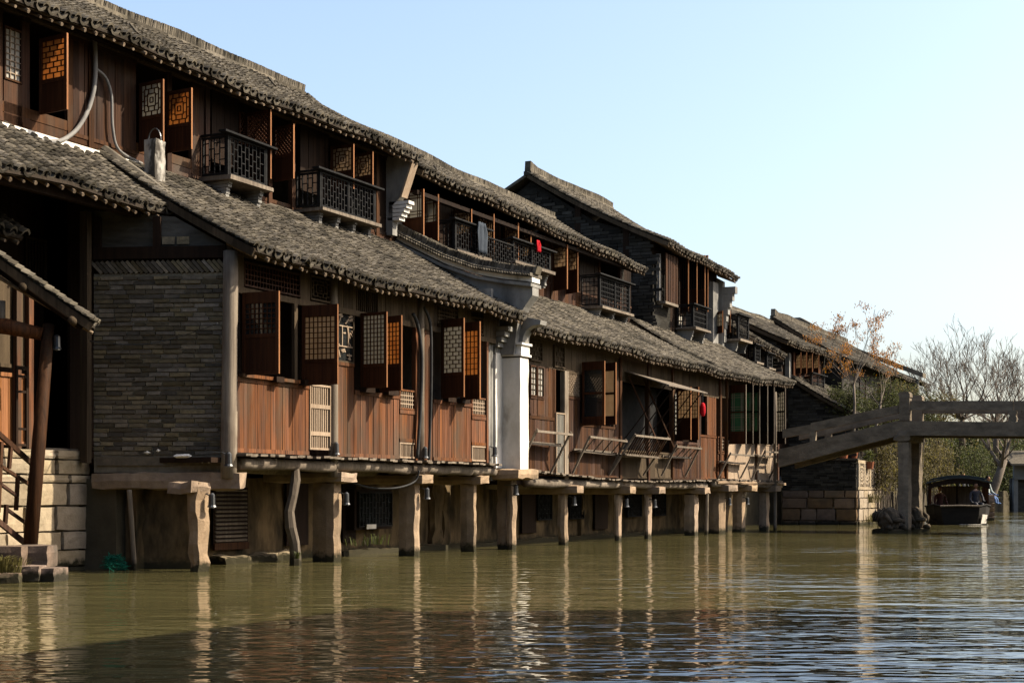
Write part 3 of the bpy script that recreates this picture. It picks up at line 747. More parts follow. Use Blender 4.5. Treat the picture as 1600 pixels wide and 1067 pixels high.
# lit street-front boards
sl = FA.s(46, -2.36)
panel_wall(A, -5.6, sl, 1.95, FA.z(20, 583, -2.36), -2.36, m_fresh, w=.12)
panel_wall(A, -5.6, sl, FA.z(20, 575, -2.36), 4.6, -2.36, m_greyb, w=.3, name="upper_boards")
for x in (27, 46): boxpart(A, "post", m_red, FA.s(x, -2.3) - .05, FA.s(x, -2.3) + .05, -2.34, -2.26, 1.9, 4.6)
o = boxpart(A, "window_grille", m_dark, FA.s(25, -1.95), FA.s(44, -1.95), -1.97, -1.94, FA.z(35, 578, -1.95), FA.z(35, 572, -1.95))
for y in (588, 612, 670, 695): piece("bar", m_dark, o, ((FA.s(25, -1.95) + FA.s(43, -1.95)) / 2, -1.955, FA.z(35, y, -1.95)), (FA.s(43, -1.95) - FA.s(25, -1.95), .03, .035))
for x in (26, 42): piece("bar", m_dark, o, (FA.s(x, -1.95), -1.95, (FA.z(x, 572, -1.95) + FA.z(x, 700, -1.95)) / 2), (.04, .03, FA.z(x, 572, -1.95) - FA.z(x, 700, -1.95)))
# floor sill of the porch
boxpart(A, "porch_step", m_greyw, -2.2, -.75, -3.2, -2.4, 1.85, 1.93)
# chimney on the porch roof
mb = MB(); cs, cn = FA.s(243, -1.75), -1.75
mb.rough(cs, cs + .3, cn - .28, cn, 6.2, 7.12, seg=.12, amp=.008)
ch = mb.build("chimney", m_peel, A)
q = MB(); q.tube([(cs + .15, cn - .14 + .13 * math.cos(a), 7.1 + .2 * math.sin(a)) for a in [math.pi * i / 10 for i in range(11)]], .012, 5); q.build("wire_hoop", m_metal, ch)
for k, (s, nn, zz) in enumerate(((1.6, -3.2, 9.42), (6.4, -3.6, 9.7), (-.6, -3.0, 9.3))):
    piece("raised_tile", m_tile, A, (s, nn, zz), (.2, .2, .03), (.9, 0, .3))

# ------------------------------------------------------------------ HOUSE B: near waterside house with brick side wall
B = root_fa("waterside_house", 4.8, -1.2, "nearest waterside house with red-brown board front, open shutters and grey brick side wall", "house")
_, ZB = roof(B, -0.14, 9.75, 0.6, 5.04, NA + .03, 6.85, nobj=300, seed=8, ridge=False, curve=.06, wob=.035, zt2=6.78)
ZD, ZS, ZL_ = 1.85, 3.08, 4.42
S_ = FA.s
boxpart(B, "back_wall", m_dark, -.6, 9.6, NA - .16, NA - .1, 1.4, 6.6)
boxpart(B, "floor", m_dark, -.4, 9.6, NA, -.04, 1.7, 1.78)
boxpart(B, "end_partition", m_greyp, 9.42, 9.5, NA, -.05, 1.5, 5.6)
dk = deck(B, 0.0, 9.5, -.4, .28, ZD)
logs(B, .2, 9.4, .02, ZD - .16, .1)
logs(B, .2, 9.4, -.9, ZD - .2, .1)
boxpart(B, "wall_plate", m_greyb, 0.0, 9.5, -.07, .06, 5.02, 5.14)
boxpart(B, "lintel", m_greyb, 0.0, 9.5, -.05, .03, ZL_, ZL_ + .1)
def dadoB(x0, x1, mat=m_red, zt=ZS): return panel_wall(B, S_(x0), S_(x1), ZD + .02, zt, 0.0, mat, w=.098, rail=.075)
def topB(x0, x1, z0=ZL_ + .1, mat=m_greyb, z1=5.02): return panel_wall(B, S_(x0), S_(x1), z0, z1, 0.0, mat, w=.14, rail=.0, name="frieze_panel")
# bay 1
dadoB(357, 481)
panel_wall(B, S_(357), S_(376), ZS, ZL_, -.02, m_dark, w=.12, rail=0)  # boards coloured dark for the shadow thrown by the open leaf
boxpart(B, "window_sill", m_red, S_(372), S_(462), .0, .1, ZS - .005, ZS + .05)
lattice_panel(B, S_(380), S_(468), 4.55, 4.95, 0, 'grid', .085, bar=m_shut, frame=m_brown, back=None, name="transom")
topB(357, 380); topB(468, 484); topB(516, 556)
lattice_panel(B, S_(484), S_(516), 4.55, 4.98, 0, 'rings', .08, frame=m_greyb, name="transom")
lattice_panel(B, S_(556), S_(590), 4.45, 4.95, 0, 'bars', .07, frame=m_greyb, bar=m_greyb, name="transom")
topB(590, 682); topB(715, 735); topB(755, 778)
lattice_panel(B, S_(682), S_(715), 4.6, 4.95, 0, 'grid', .07, frame=m_greyb, name="transom")
lattice_panel(B, S_(735), S_(755), 4.55, 4.9, 0, 'grid', .07, frame=m_greyb, name="transom")
leaf_px(B, 377, 434, 458, 586, 0, .68, prefer=92, style='grid', cell=.085, split=.47, top=.18, pane=m_glassd)
leaf_px(B, 470, 525, 478, 602, 0, .68, prefer=92, style='grid', cell=.085, split=.3, top=.2)
boxpart(B, "mullion", m_greyb, S_(458), S_(463), -.03, .03, ZS, ZL_)
g = lattice_panel(B, S_(482), S_(515), ZD + .12, ZS + .02, 0.01, 'bars', .07, bar=m_pale, frame=m_pale, back=None, name="lattice_gate", fw=.035, bw=.03)
for z in (2.25, 2.72): piece("cross_rail", m_pale, g, ((S_(482) + S_(515)) / 2, .02, z), (S_(515) - S_(482) - .07, .03, .07))
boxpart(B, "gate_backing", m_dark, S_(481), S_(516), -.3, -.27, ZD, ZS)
# bay 2
post(B, S_(519), .02, ZD - .35, 5.1, .085, m_greyw)
o = panel_wall(B, S_(526), S_(552), ZD + .02, 3.55, .0, m_red, w=.12, rail=.06)
lattice_panel(B, S_(526), S_(552), 3.55, ZL_ + .05, 0, 'carved', .09, bar=m_pale, frame=m_greyb, back=m_glassd, name="carved_window", bw=.02)
dadoB(552, 622)
leaf_px(B, 562, 602, 490, 607, 0, .58, prefer=92, style='grid', cell=.08, split=.3, top=.05, pane=m_paperw)
leaf_px(B, 592, 625, 496, 612, 0, .55, prefer=80, style='grid', cell=.085, split=.34, top=.12, pane=m_papero)
def door_panel(x0, x1, zt):
    s0, s1 = S_(x0), S_(x1)
    lattice_panel(B, s0, s1, zt - .38, zt, 0.0, 'grid', .075, bar=m_pale, frame=m_red, back=m_glassd, name="door_lattice", bw=.022)
    panel_wall(B, s0, s1, zt - 1.0, zt - .39, 0.0, m_red, w=.28, rail=.07, name="door_panel")
    lattice_panel(B, s0, s1, ZD + .04, zt - 1.01, 0.0, 'bars', .05, bar=m_pale, frame=m_pale, back=m_glassd, name="door_grille", bw=.016)
    boxpart(B, "door_jamb", m_red, s0 - .03, s0 + .03, -.04, .03, zt, ZL_); boxpart(B, "door_jamb", m_red, s1 - .04, s1 + .04, -.04, .05, ZD, ZL_)
door_panel(623, 648, 3.2); door_panel(736, 759, 3.22)
boxpart(B, "door_reveal", m_red, S_(636), S_(646), -.5, -.46, 3.2, ZL_)
# bay 3
post(B, S_(655), .02, ZD - .3, 5.1, .085, m_greyw)
panel_wall(B, S_(659), S_(676), ZD, ZL_, -.02, m_red, w=.14, rail=0)
dadoB(676, 735)
leaf_px(B, 688, 723, 500, 622, 0, .58, prefer=92, style='brick', cell=.085, split=.3, top=.16, pane=m_paperw)
leaf_px(B, 718, 748, 505, 625, 0, .52, prefer=84, style='grid', cell=.11, split=.3, top=.18, pane=m_papero)
for x0, x1 in ((560, 575), (596, 612), (690, 702), (712, 724), (420, 432), (464, 476)):
    boxpart(B, "shutter_stay", m_dark, S_(x0), S_(x1), .03, .16, ZS - .03, ZS + .06)
boxpart(B, "return_wall", m_greyp, S_(760), S_(774), -.2, -.06, ZD - .1, 5.1)
# corner post and brick side wall
post(B, -.04, .03, 1.45, 5.05, .125, m_greyw, name="corner_post", lean=(.06, 0))
cA, cB = FA.W(-.75, -2.08), FA.W(0, -.05)
FB = Frame(cA.x, cA.y, cB.x - cA.x, cB.y - cA.y); WB = math.hypot(cB.x - cA.x, cB.y - cA.y)
mb = MB(); mb.box(0, WB, -.25, -.012, 1.55, 4.72)
bw_ = sub_frame(B, FB, "brick_wall", mb, m_mortar)
rows, zz = 39, 1.82
for i in range(rows):
    h = 2.86 / rows; x = -RD.uniform(0, .3); z = zz + (i + .5) * h
    while x < WB:
        l = RD.choice((.2, .24, .26, .3, .34, .38)) * RD.uniform(.9, 1.1); a, b = max(x, 0), min(x + l, WB)
        if b - a > .03: piece("brick", m_brick, bw_, ((a + b) / 2, -.012 + RD.uniform(-.01, .016), z + RD.uniform(-.004, .004)), (b - a - .016, .05, h - RD.uniform(.012, .026)), (0, RD.uniform(-.012, .012), RD.uniform(-.03, .03)))
        x += l
x = .02
while x < WB - .02:
    piece("slanted_brick", m_brick, bw_, (x + .03, -.01, 4.82), (.05, .05, .26), (0, -.75, 0)); x += .083
# timber frame over the bricks
boxB = lambda name, mat, a, b, n0, n1, z0, z1: (lambda m_: (m_.box(a, b, n0, n1, z0, z1), m_.build(name, mat, bw_)))(MB())
boxB("tie_beam", m_dark, 0, WB, -.06, .04, 4.95, 5.14)
mb = MB(); mb.prism([(0, 5.14), (WB - .02, 5.14), (WB - .02, 5.16), (WB * .61, 5.62), (0, 5.74)], "n", -.1, -.04); mb.build("gable_panel", m_gable, bw_)
for a in (.0, .98): boxB("stud", m_dark, a, a + .12, -.05, .02, 5.14, 5.62)
for a in (1.12, 1.36): boxB("gable_brick", m_brick, a, a + .2, -.04, -.015, 5.18, 5.3)
boxB("string_course", m_brick, 0.05, WB + .02, -.1, .03, 1.66, 1.8)
mb = MB(); mb.rough(-.0, WB + .28, -.3, .16, 1.27, 1.56, seg=.2, amp=.016); mb.build("stone_beam", m_stone, bw_)
# below the brick wall: rendered base
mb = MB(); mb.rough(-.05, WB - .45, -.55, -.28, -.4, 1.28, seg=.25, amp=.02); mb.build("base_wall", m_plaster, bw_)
# piers and cross beams under house B
for xl, xf, xr, am in ((290, 309, 330, .035), (486, 522, 535, .012), (621, 648, 658, .012), (718, 741, 746, .01)):
    s0, s1, nb = pillar(B, xl, xf, xr, 1.42, amp=am, mat=m_stone)
    if xl != 290: stone_beam(B, s0 - .06, s1 + .2, -1.5, .2, 1.4, 1.6)
mb = MB(); mb.rough(S_(300), S_(330), -.5, .02, 1.2, 1.42, seg=.12, amp=.03); mb.build("pier_head", m_stone, B)
mb = MB(); w0 = FA.s(458, .05)
mb.tube([(w0 + .1 * math.sin(i), .05 + .02 * math.cos(2 * i), -.4 + 2.1 * i / 8) for i in range(9)], [.1, .11, .1, .09, .1, .09, .08, .09, .06], 8); mb.build("timber_prop", m_greyw, B)

# ------------------------------------------------------------------ fire wall and white pier between B and D
Wl = root_fa("parapet_wall", 10.0, -.6, "white limewashed pier and curved tile-capped parapet wall between the two nearest waterside houses", "wall")
prof = [(-3.05, 7.36), (-2.4, 7.0), (-1.4, 6.5), (-.6, 6.2), (.1, 6.05), (.75, 5.95)]
low = [(.75, 5.45), (.55, 5.2), (.42, 5.0), (.3, 4.2), (-3.05, 4.2)]
mb = MB(); mb.prism([(n, z - .3) for n, z in prof] + low, 's', 9.78, 10.1); mb.build("parapet", m_greyp, Wl)
for nm, dz, hw, t, mt in (("moulding", -.32, .26, .07, m_greyp), ("moulding", -.22, .2, .1, m_white), ("coping_base", -.1, .3, .07, m_tile)):
    mb = MB()
    for (a, za), (b, zb_) in zip(prof, prof[1:]):
        mb.add([(9.94 - hw, a, za + dz), (9.94 + hw, a, za + dz), (9.94 + hw, b + .01, zb_ + dz), (9.94 - hw, b + .01, zb_ + dz)] + [(9.94 - hw, a, za + dz + t), (9.94 + hw, a, za + dz + t), (9.94 + hw, b + .01, zb_ + dz + t), (9.94 - hw, b + .01, zb_ + dz + t)], BOXF)
    mb.build(nm, mt, Wl)
def curve_at(n):
    for (a, za), (b, zb_) in zip(prof, prof[1:]):
        if a <= n <= b: return za + (zb_ - za) * (n - a) / (b - a)
    return prof[-1][1]
mb = MB(); n_ = -3.05
while n_ < .8:
    z = curve_at(n_); w = RD.uniform(.022, .032)
    mb.add([(9.94 + sx * .13 , n_ + (w if e else 0) + (.05 if c else 0), z + (RD.uniform(.1, .13) if c else -.04)) for c in (0, 1) for sx, e in ((-1, 0), (1, 0), (1, 1), (-1, 1))], BOXF); n_ += w * 1.1
tag(mb.build("coping_tiles", m_tile, Wl), kind="stuff")
for side in (-1, 1):
    mb = MB(); n_ = -3.0
    while n_ < .75:
        z = curve_at(n_); mb.tube([(9.94 + side * .08, n_, z - .0), (9.94 + side * .34, n_, z - .1)], [.028, .03], 6); n_ += .062
    tag(mb.build("coping_tiles", m_tile, Wl), kind="stuff")
# piers: step 1 and step 2
zt1 = FA.z(785, 560, 0)
pa, pb, pc = FA.s(775, 0), FA.s(785, 0), FA.s(826, .42)
mb = MB(); mb.rough(pa, pb + .02, -.6, 0, ZD - .1, 4.25, seg=.3, amp=.006, round_=.01); mb.build("pier", m_white, Wl)
n2 = FA.n(813, pb)
mb = MB(); mb.rough(pb + .0, pc, -.6, n2, 1.72, 4.15, seg=.3, amp=.006, round_=.01); mb.build("pier", m_white, Wl)
mb = MB(); mb.box(pa, pc - .05, -.6, -.02, 4.2, 5.15); mb.build("pier_top", m_greyp, Wl)
for i in range(5):
    piece("corbel", m_greyp, Wl, ((pa + pb) / 2, -.27 + .04 * i, 4.3 + i * .11), (pb - pa + .02 + .03 * (i % 2), .5 + .08 * i, .1))
for i in range(3):
    piece("corbel", m_white, Wl, ((pb + pc) / 2 + .01, n2 - .27 + .01 * i, 4.2 + i * .12), (pc - pb + (.08 if i % 2 == 0 else -.02), .55 + (.06 if i % 2 == 0 else 0), .05 if i % 2 == 0 else .18))
mb = MB(); mb.prism([(-.2, 4.45), (n2, 4.48), (n2 + .03, 4.62), (n2 + .1, 4.74), (n2 + .22, 4.82), (n2 + .42, 4.84), (n2 + .44, 4.93), (-.2, 5.2)], 's', pb + .1, pc - .02); mb.build("corbel_bracket", m_greyp, Wl)
mb = MB(); mb.rough(pa - .1, pc + .25, -.9, n2 + .14, 1.52, 1.74, seg=.14, amp=.02); mb.build("pier_capital", m_stone, Wl)
q = [pillar(Wl, 775, 791, 800, 1.55, n=.0), pillar(Wl, 790, 801, 809, 1.55, n=.2)]

def brick_face(root, s, n0, n1, z0, z1, inside, h=0.1, lmin=.22, lmax=.46, nobj=0, mat=None, name="brick_facing"):
    """courses of bricks on a wall plane that faces up the canal (constant s)"""
    mat = mat or m_gable; recs = []; z = z0; r = random.Random(int(s * 10))
    while z < z1:
        a = n0 - r.uniform(0, .3)
        while a < n1:
            l = r.uniform(lmin, lmax)
            if inside(a + l / 2, z + h / 2): recs.append((a + l / 2, z + h / 2, l - .014, h - .014, r.uniform(-.012, .012)))
            a += l
        z += h
    base = boxpart(root, name, m_mortar, s - .012, s - .004, n0, n0 + .02, z0, z0 + .02)
    recs.sort(key=lambda q: abs(q[1] - 6) + abs(q[0] - n1) * .3)
    for q in recs[:nobj]: piece("brick", mat, base, (s - .01 + q[4], q[0], q[1]), (.05, q[2], q[3]))
    mb = MB()
    for q in recs[nobj:]: mb.box(s - .035 + q[4], s + .015, q[0] - q[2] / 2, q[0] + q[2] / 2, q[1] - q[3] / 2, q[1] + q[3] / 2)
    if mb.v: tag(mb.build("bricks", mat, base), kind="stuff")

# ------------------------------------------------------------------ HOUSE C: middle upper house behind D
C = root_fa("timber_house", 16.5, -4.4, "middle timber house with upper balconies hung with clothes, behind the curved white parapet", "house")
roof(C, 9.72, 23.5, -1.88, 8.42, -5.0, 10.1, ze2=7.98, zt2=9.75, seed=13, k=4, nobj=60, ridge_h=.22, back=(-8, 8.4), curve=.1, wob=.03)
boxpart(C, "floor", m_dark, 10.2, 23.4, -7.6, NA - .06, 6.3, 6.4)
boxpart(C, "back_wall", m_dark, 10.2, 23.4, -7.7, -7.6, .5, 8.6)
gable(C, 9.75, [(-8, 6.0), (NA + .02, 6.0), (NA + .02, 8.5), (-5, 9.9), (-8, 8.4)], mat=m_greyp)
gable(C, 23.2, [(-8, 5.0), (NA + .02, 5.0), (NA + .02, 8.05), (-5, 9.5), (-8, 8.0)])
boxpart(C, "ceiling", m_dark, 10.0, 23.2, -7.6, NA - .06, 8.1, 8.16)
boxpart(C, "eave_purlin", m_dark, 9.8, 23.4, -2.2, -2.08, 7.86, 7.95)
def bC(x0, x1, mat=m_brown, z0=6.4, z1=8.2, w=.16): return panel_wall(C, sA(x0), sA(x1), z0, z1, NA, mat, w=w, rail=.06)
for x0, x1, mt in ((606, 616, m_brown), (684, 716, m_dark), (758, 778, m_dark), (850, 862, m_brown), (905, 935, m_dark), (968, 985, m_dark)): bC(x0, x1, mt)
bC(606, 985, z1=6.95, mat=m_brown, w=.25)
lattice_panel(C, sA(616), sA(629), zA(622, 342), zA(622, 302), NA + .01, 'rings', back=m_paperw, frame=m_brown, name="window")
leaf_px(C, 628, 660, 300, 372, NA, .58, style='frame', split=.38, top=.05, pane=m_paperw)
leaf_px(C, 658, 683, 308, 380, NA, .5, style='frame', split=.4, top=.05, pane=m_paperw)
for xh, xf, yt, yb in ((706, 735, 330, 390), (745, 770, 338, 400), (785, 808, 352, 415), (812, 828, 365, 425)):
    leaf_px(C, xh, xf, yt, yb, NA, .52, style='rings', split=.35, top=.06)
leaf_px(C, 862, 885, 386, 455, NA, .55, style='brick', cell=.1, split=.5, top=.05, pane=m_paper)
leaf_px(C, 883, 901, 390, 460, NA, .5, style='brick', cell=.1, split=.5, top=.05, pane=m_paper)
for x in (662, 710, 778, 830, 860, 935, 968): boxpart(C, "post", m_brown, sA(x) - .06, sA(x) + .06, NA - .04, NA + .05, 6.3, 8.1)
nb_ = NA + .62
balcony(C, FA.s(712, nb_), FA.s(760, nb_), NA + .02, nb_, FA.z(735, 397, nb_), FA.z(735, 352, nb_), panels=1, cell=.12, brackets=0)
balcony(C, FA.s(802, nb_), FA.s(860, nb_), NA + .02, nb_, FA.z(830, 416, nb_), FA.z(830, 390, nb_) + .1, panels=2, cell=.12, brackets=2)
lattice_panel(C, FA.s(760, nb_), FA.s(802, nb_), FA.z(780, 412, nb_), FA.z(780, 376, nb_), nb_, 'ladder', .12, bar=m_black, frame=m_black, name="railing_panel", bw=.018)
balcony(C, FA.s(938, nb_), FA.s(984, nb_), NA + .02, nb_, FA.z(960, 484, nb_), FA.z(960, 437, nb_), panels=2, style='dots', cell=.13, brackets=3)
for s, nn, zz in ((12.2, -2.9, 8.93), (17.5, -3.0, 8.85)): piece("raised_tile", m_tile, C, (s, nn, zz), (.2, .2, .03), (1.0, 0, .3))

# ------------------------------------------------------------------ HOUSE D: second waterside house
Dh = root_fa("waterside_house", 17, -1.2, "middle waterside house with propped awning board and wooden racks, just beyond the white pier", "house")
roof(Dh, 10.22, 23.6, .6, 4.86, NA + .03, 6.55, ze2=4.78, zt2=6.4, seed=21, k=4, nobj=60, ridge=False, curve=.06, wob=.03, raf_len=.6)
ZE = 1.62
boxpart(Dh, "back_wall", m_dark, 10.4, 23.5, NA - .16, NA - .1, 1.4, 6.4)
boxpart(Dh, "floor", m_dark, 10.4, 23.5, NA, -.04, 1.42, 1.5)
deck(Dh, 10.75, 23.4, -.4, .3, ZE, zfun=lambda s: .12 * max(0, 1 - (s - 10.7) / 4) - .06 * math.exp(-((s - 18) / 3) ** 2))
logs(Dh, 10.9, 23.3, .04, ZE - .17, .1); logs(Dh, 10.9, 23.3, -.9, ZE - .2, .1)
boxpart(Dh, "wall_plate", m_greyb, 10.5, 23.5, -.07, .06, 4.72, 4.86)
def zD(x, y): return FA.z(x, y, 0)
def wD(x0, x1, yt, yb, mat=m_greyb, w=.15, rail=.06, name="wall_panel"): return panel_wall(Dh, S_(x0), S_(x1), zD((x0 + x1) / 2, yb), zD((x0 + x1) / 2, yt), 0.0, mat, w=w, rail=rail, name=name)
zl = 4.1
for x0, x1 in ((826, 1000), (1000, 1122)): panel_wall(Dh, S_(x0), S_(x1), zl, 4.72, -.01, m_greyb, w=.3, rail=.05, name="frieze_panel")
lattice_panel(Dh, S_(827), S_(845), 4.2, 4.66, .03, 'brick', .1, frame=m_greyb, bar=m_greyb, name="transom"); lattice_panel(Dh, S_(864), S_(880), 4.15, 4.66, .03, 'brick', .1, frame=m_greyb, bar=m_greyb, name="transom")
zs_ = zD(840, 650)
for x0, x1 in ((827, 837), (838, 848)):
    lattice_panel(Dh, S_(x0), S_(x1), zD(838, 620), zl, .02, 'grid', .13, bar=m_greyb, frame=m_brown, back=m_paperw, name="window", bw=.01)
    panel_wall(Dh, S_(x0), S_(x1), zs_, zD(838, 621), .01, m_brown, w=.2, rail=.04)
panel_wall(Dh, S_(826), S_(866), ZE, zs_, 0, m_brown, w=.14, rail=.07)
panel_wall(Dh, S_(848), S_(866), zs_, zl, 0, m_brown, w=.14, rail=.0)
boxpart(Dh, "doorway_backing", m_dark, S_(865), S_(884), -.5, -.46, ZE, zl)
lattice_panel(Dh, S_(865), S_(879), ZE, zD(872, 645), .05, 'bars', .075, bar=m_paperw, frame=m_pale, name="door_gate", bw=.022)
boxpart(Dh, "door_jamb", m_greyw, S_(879), S_(885), -.06, .06, ZE - .2, zl); boxpart(Dh, "door_jamb", m_brown, S_(864), S_(866), -.06, .04, ZE, zl)
panel_wall(Dh, S_(885), S_(905), ZE, zD(895, 620), 0, m_brown, w=.15, rail=.06)
lattice_panel(Dh, S_(885), S_(905), zD(895, 619), zl, 0, 'diag', .07, bar=m_pale, frame=m_greyb, back=m_glassd, name="window")
panel_wall(Dh, S_(905), S_(962), ZE, zD(930, 664), 0, m_brown, w=.13, rail=.06)
panel_wall(Dh, S_(958), S_(968), ZE, zl, .0, m_brown, w=.14, rail=0)
leaf_px(Dh, 908, 943, 566, 665, 0, .64, prefer=92, style='none', split=.12, top=.2, mid=.5, pane=m_glassd)
leaf_px(Dh, 938, 961, 568, 664, 0, .5, prefer=84, style='none', split=.12, top=.2, mid=.5, pane=m_paper)
# wide opening with awning board
for x in (968, 1012, 1050): boxpart(Dh, "post", m_brown, S_(x) - .06, S_(x) + .06, -.06, .05, ZE - .1, 4.75)
panel_wall(Dh, S_(970), S_(1050), ZE, 2.35, -.02, m_greyb, w=.28, rail=.05)
hz = zD(985, 583); awn = MB(); s0, s1 = S_(975), S_(1036)
awn.add([(s0, .05, hz), (s1, .05, hz - .05), (s1 + .1, 1.25, hz - .42), (s0 - .05, 1.25, hz - .4)] + [(s0, .05, hz + .03), (s1, .05, hz - .02), (s1 + .1, 1.25, hz - .39), (s0 - .05, 1.25, hz - .37)], BOXF)
aw = awn.build("awning_board", m_greyw, Dh)
for i in range(5):
    f = i / 4; ss = s0 + (s1 - s0) * f; mb = MB(); mb.bar((ss + .1, 1.1, hz - .36), (ss - .3, .08, 2.55), .03); mb.build("prop", m_dark, aw)
for f in (0.02, .4):
    ss = s0 + (s1 - s0) * f; mb = MB(); mb.bar((ss, .1, hz - .1), (ss + .9, .62, 2.45), .035); mb.build("stay_rod", m_brown, aw)
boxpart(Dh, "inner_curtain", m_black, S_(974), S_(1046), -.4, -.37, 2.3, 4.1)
# window and door beyond the awning
lattice_panel(Dh, S_(1050), S_(1062), zD(1056, 680), zl, .0, 'grid', .12, frame=m_brown, bar=m_greyb, back=m_paperw, name="window", bw=.01)
leaf_px(Dh, 1056, 1078, 606, 688, 0, .6, prefer=92, style='grid', cell=.11, split=.4, top=.1)
leaf_px(Dh, 1076, 1090, 606, 688, 0, .5, prefer=92, style='grid', cell=.11, split=.4, top=.1)
panel_wall(Dh, S_(1050), S_(1092), ZE, zD(1070, 690), 0, m_brown, w=.14, rail=.07)
panel_wall(Dh, S_(1088), S_(1094), ZE, zl, .02, m_brown, w=.14, rail=0)
panel_wall(Dh, S_(1092), S_(1118), ZE + .02, zD(1105, 680), .0, m_red, w=.16, rail=.06, name="door_panel")
panel_wall(Dh, S_(1104), S_(1118), zD(1110, 680), zl, .0, m_red, w=.16, rail=0)
boxpart(Dh, "doorway_backing", m_dark, S_(1090), S_(1106), -.5, -.46, ZE, zl)
# piers of house D
for xl, xf, xr in ((870, 883, 889), (958, 967, 973), (1005, 1013, 1020), (1068, 1086, 1092)):
    s0, s1, nb = pillar(Dh, xl, xf, xr, 1.22, n=.02); stone_beam(Dh, s0 - .05, s1 + .12, -1.5, .36, 1.2, 1.42)

# ------------------------------------------------------------------ HOUSE F: third waterside house
Fh = root_fa("waterside_house", 27.4, -1.2, "small waterside house with green glass windows beside the bridge ramp", "house")
roof(Fh, 23.75, 31.2, .55, 4.8, NA + .1, 6.55, ze2=4.95, seed=23, k=4, pw=.25, ex=.12, ridge=False, curve=.08, wob=.03, raf_len=.6)
ZF = 1.66
boxpart(Fh, "back_wall", m_dark, 23.7, 31, NA - .16, NA - .1, 1.4, 6.4); boxpart(Fh, "floor", m_dark, 23.7, 31, NA, -.04, 1.48, 1.56)
gable(Fh, 30.75, [(NA, 1.5), (-.06, 1.5), (-.06, 4.85), (NA, 6.3)], th=.12, mat=m_gable)
deck(Fh, 23.6, 31, -.4, .3, ZF); logs(Fh, 23.7, 31, .12, ZF - .16, .1)
boxpart(Fh, "wall_plate", m_greyb, 23.7, 31, -.07, .06, 4.7, 4.82)
panel_wall(Fh, S_(1122), S_(1217), 4.15, 4.72, -.01, m_greyb, w=.4, rail=.05, name="frieze_panel")
for x in (1124, 1134, 1180, 1214): boxpart(Fh, "post", m_brown, S_(x) - .07, S_(x) + .07, -.07, .06, ZF - .2, 4.75)
lattice_panel(Fh, S_(1121), S_(1131), 2.5, 2.95, .0, 'grid', .11, frame=m_red, bar=m_pale, back=m_glassd, name="door_lattice", bw=.02)
panel_wall(Fh, S_(1121), S_(1131), 1.7, 2.48, .0, m_red, w=.2, rail=.05, name="door_panel")
o = panel_wall(Fh, S_(1136), S_(1215), ZF, zD(1175, 692), .0, m_pale, w=.32, rail=.03)
yw0, yw1 = 602, 694
for xh, xf, pn, stl in ((1138, 1164, m_glassg, 'frame'), (1158, 1175, m_glassg, 'frame'), (1174, 1186, m_glassg, 'frame'), (1182, 1198, m_glassd, 'bars'), (1196, 1208, m_glassd, 'bars'), (1210, 1226, m_paperw, 'grid')):
    leaf_px(Fh, xh, xf, yw0, yw1, 0, .6, prefer=92, style=stl, cell=.12, split=.2, top=.25, mid=.5, pane=pn, frame=m_dark if xh > 1140 else m_shut, bar=m_pale if pn == m_glassg else m_dark, edge=m_greyw)
for xl, xf, xr in ((1105, 1124, 1135), (1143, 1160, 1166), (1185, 1198, 1203)):
    s0, s1, nb = pillar(Fh, xl, xf, xr, 1.3, n=.05); stone_beam(Fh, s0 - .1, s1 + .15, -1.5, .4, 1.28, 1.5)
post(Fh, S_(1211, .3), .3, -.5, 4.6, .06, m_greyw, name="pole"); 
o = roughpart(Fh, "stone_beam", m_stone, S_(1108), S_(1216), .1, .3, 1.5, 1.62, seg=.4)
mb = MB(); mb.tube([(S_(1103, .1), .1, -.4), (S_(1103, .1) + .05, .12, 1.3)], [.06, .05], 7); mb.build("timber_prop", m_greyw, Fh)

# ------------------------------------------------------------------ HOUSE E: tall house with dark brick gable
E = root_fa("brick_gable_house", 28.5, -6.4, "tall house with dark brick gable end and highest ridge rising above the row", "house")
roof(E, 24.75, 31.75, -1.6, 9.02, -6.4, 11.55, ze2=8.75, seed=31, k=4, pw=.25, ex=.12, ridge_h=.3, back=(-10.6, 9.3), curve=.14, wob=.03, raf_len=.7)
gable(E, 25.0, [(-10.4, 3.0), (-2.25, 3.0), (-2.25, 9.2), (-4.2, 9.85), (-6.4, 11.3), (-8.5, 9.9), (-10.4, 9.2)])
gable(E, 31.3, [(-10.4, 3.0), (-2.0, 3.0), (-2.0, 8.6), (-4.2, 9.85), (-6.4, 11.3), (-8.5, 9.9), (-10.4, 9.2)], mat=m_greyp)
for n0, n1, z0, z1 in ((-4.9, -2.4, 8.15, 8.3), (-7.6, -4.7, 9.0, 9.12)): boxpart(E, "tie_beam", m_dark, 24.93, 25.0, n0, n1, z0, z1)
for nn in (-6.4, -4.75, -3.1): boxpart(E, "stud", m_dark, 24.95, 25.0, nn - .1, nn + .1, 7.2, 9.7 if nn > -4 else 10.4)
brick_face(E, 24.99, -9.5, -2.3, 5.4, 11.0, lambda n, z: z < (9.15 - (n + 2.25) * .33 if n > -4.2 else (9.8 - (n + 4.2) * .62 if n > -6.3 else 11.1 + (n + 6.4) * .62)) - .1, h=.105, nobj=280)
boxpart(E, "wall_tag", m_white, 24.9, 24.96, -5.15, -4.95, 9.02, 9.2); boxpart(E, "wall_tag", m_white, 24.9, 24.96, -3.1, -2.95, 8.05, 8.2)
boxpart(E, "ceiling", m_dark, 25.2, 31.3, -10, -2.25, 8.7, 8.8)
boxpart(E, "floor", m_dark, 25.2, 31.3, -10, -2.25, 6.1, 6.2)
nE = -2.2
def sE(x): return FA.s(x, nE)
def zE(x, y): return FA.z(x, y, nE)
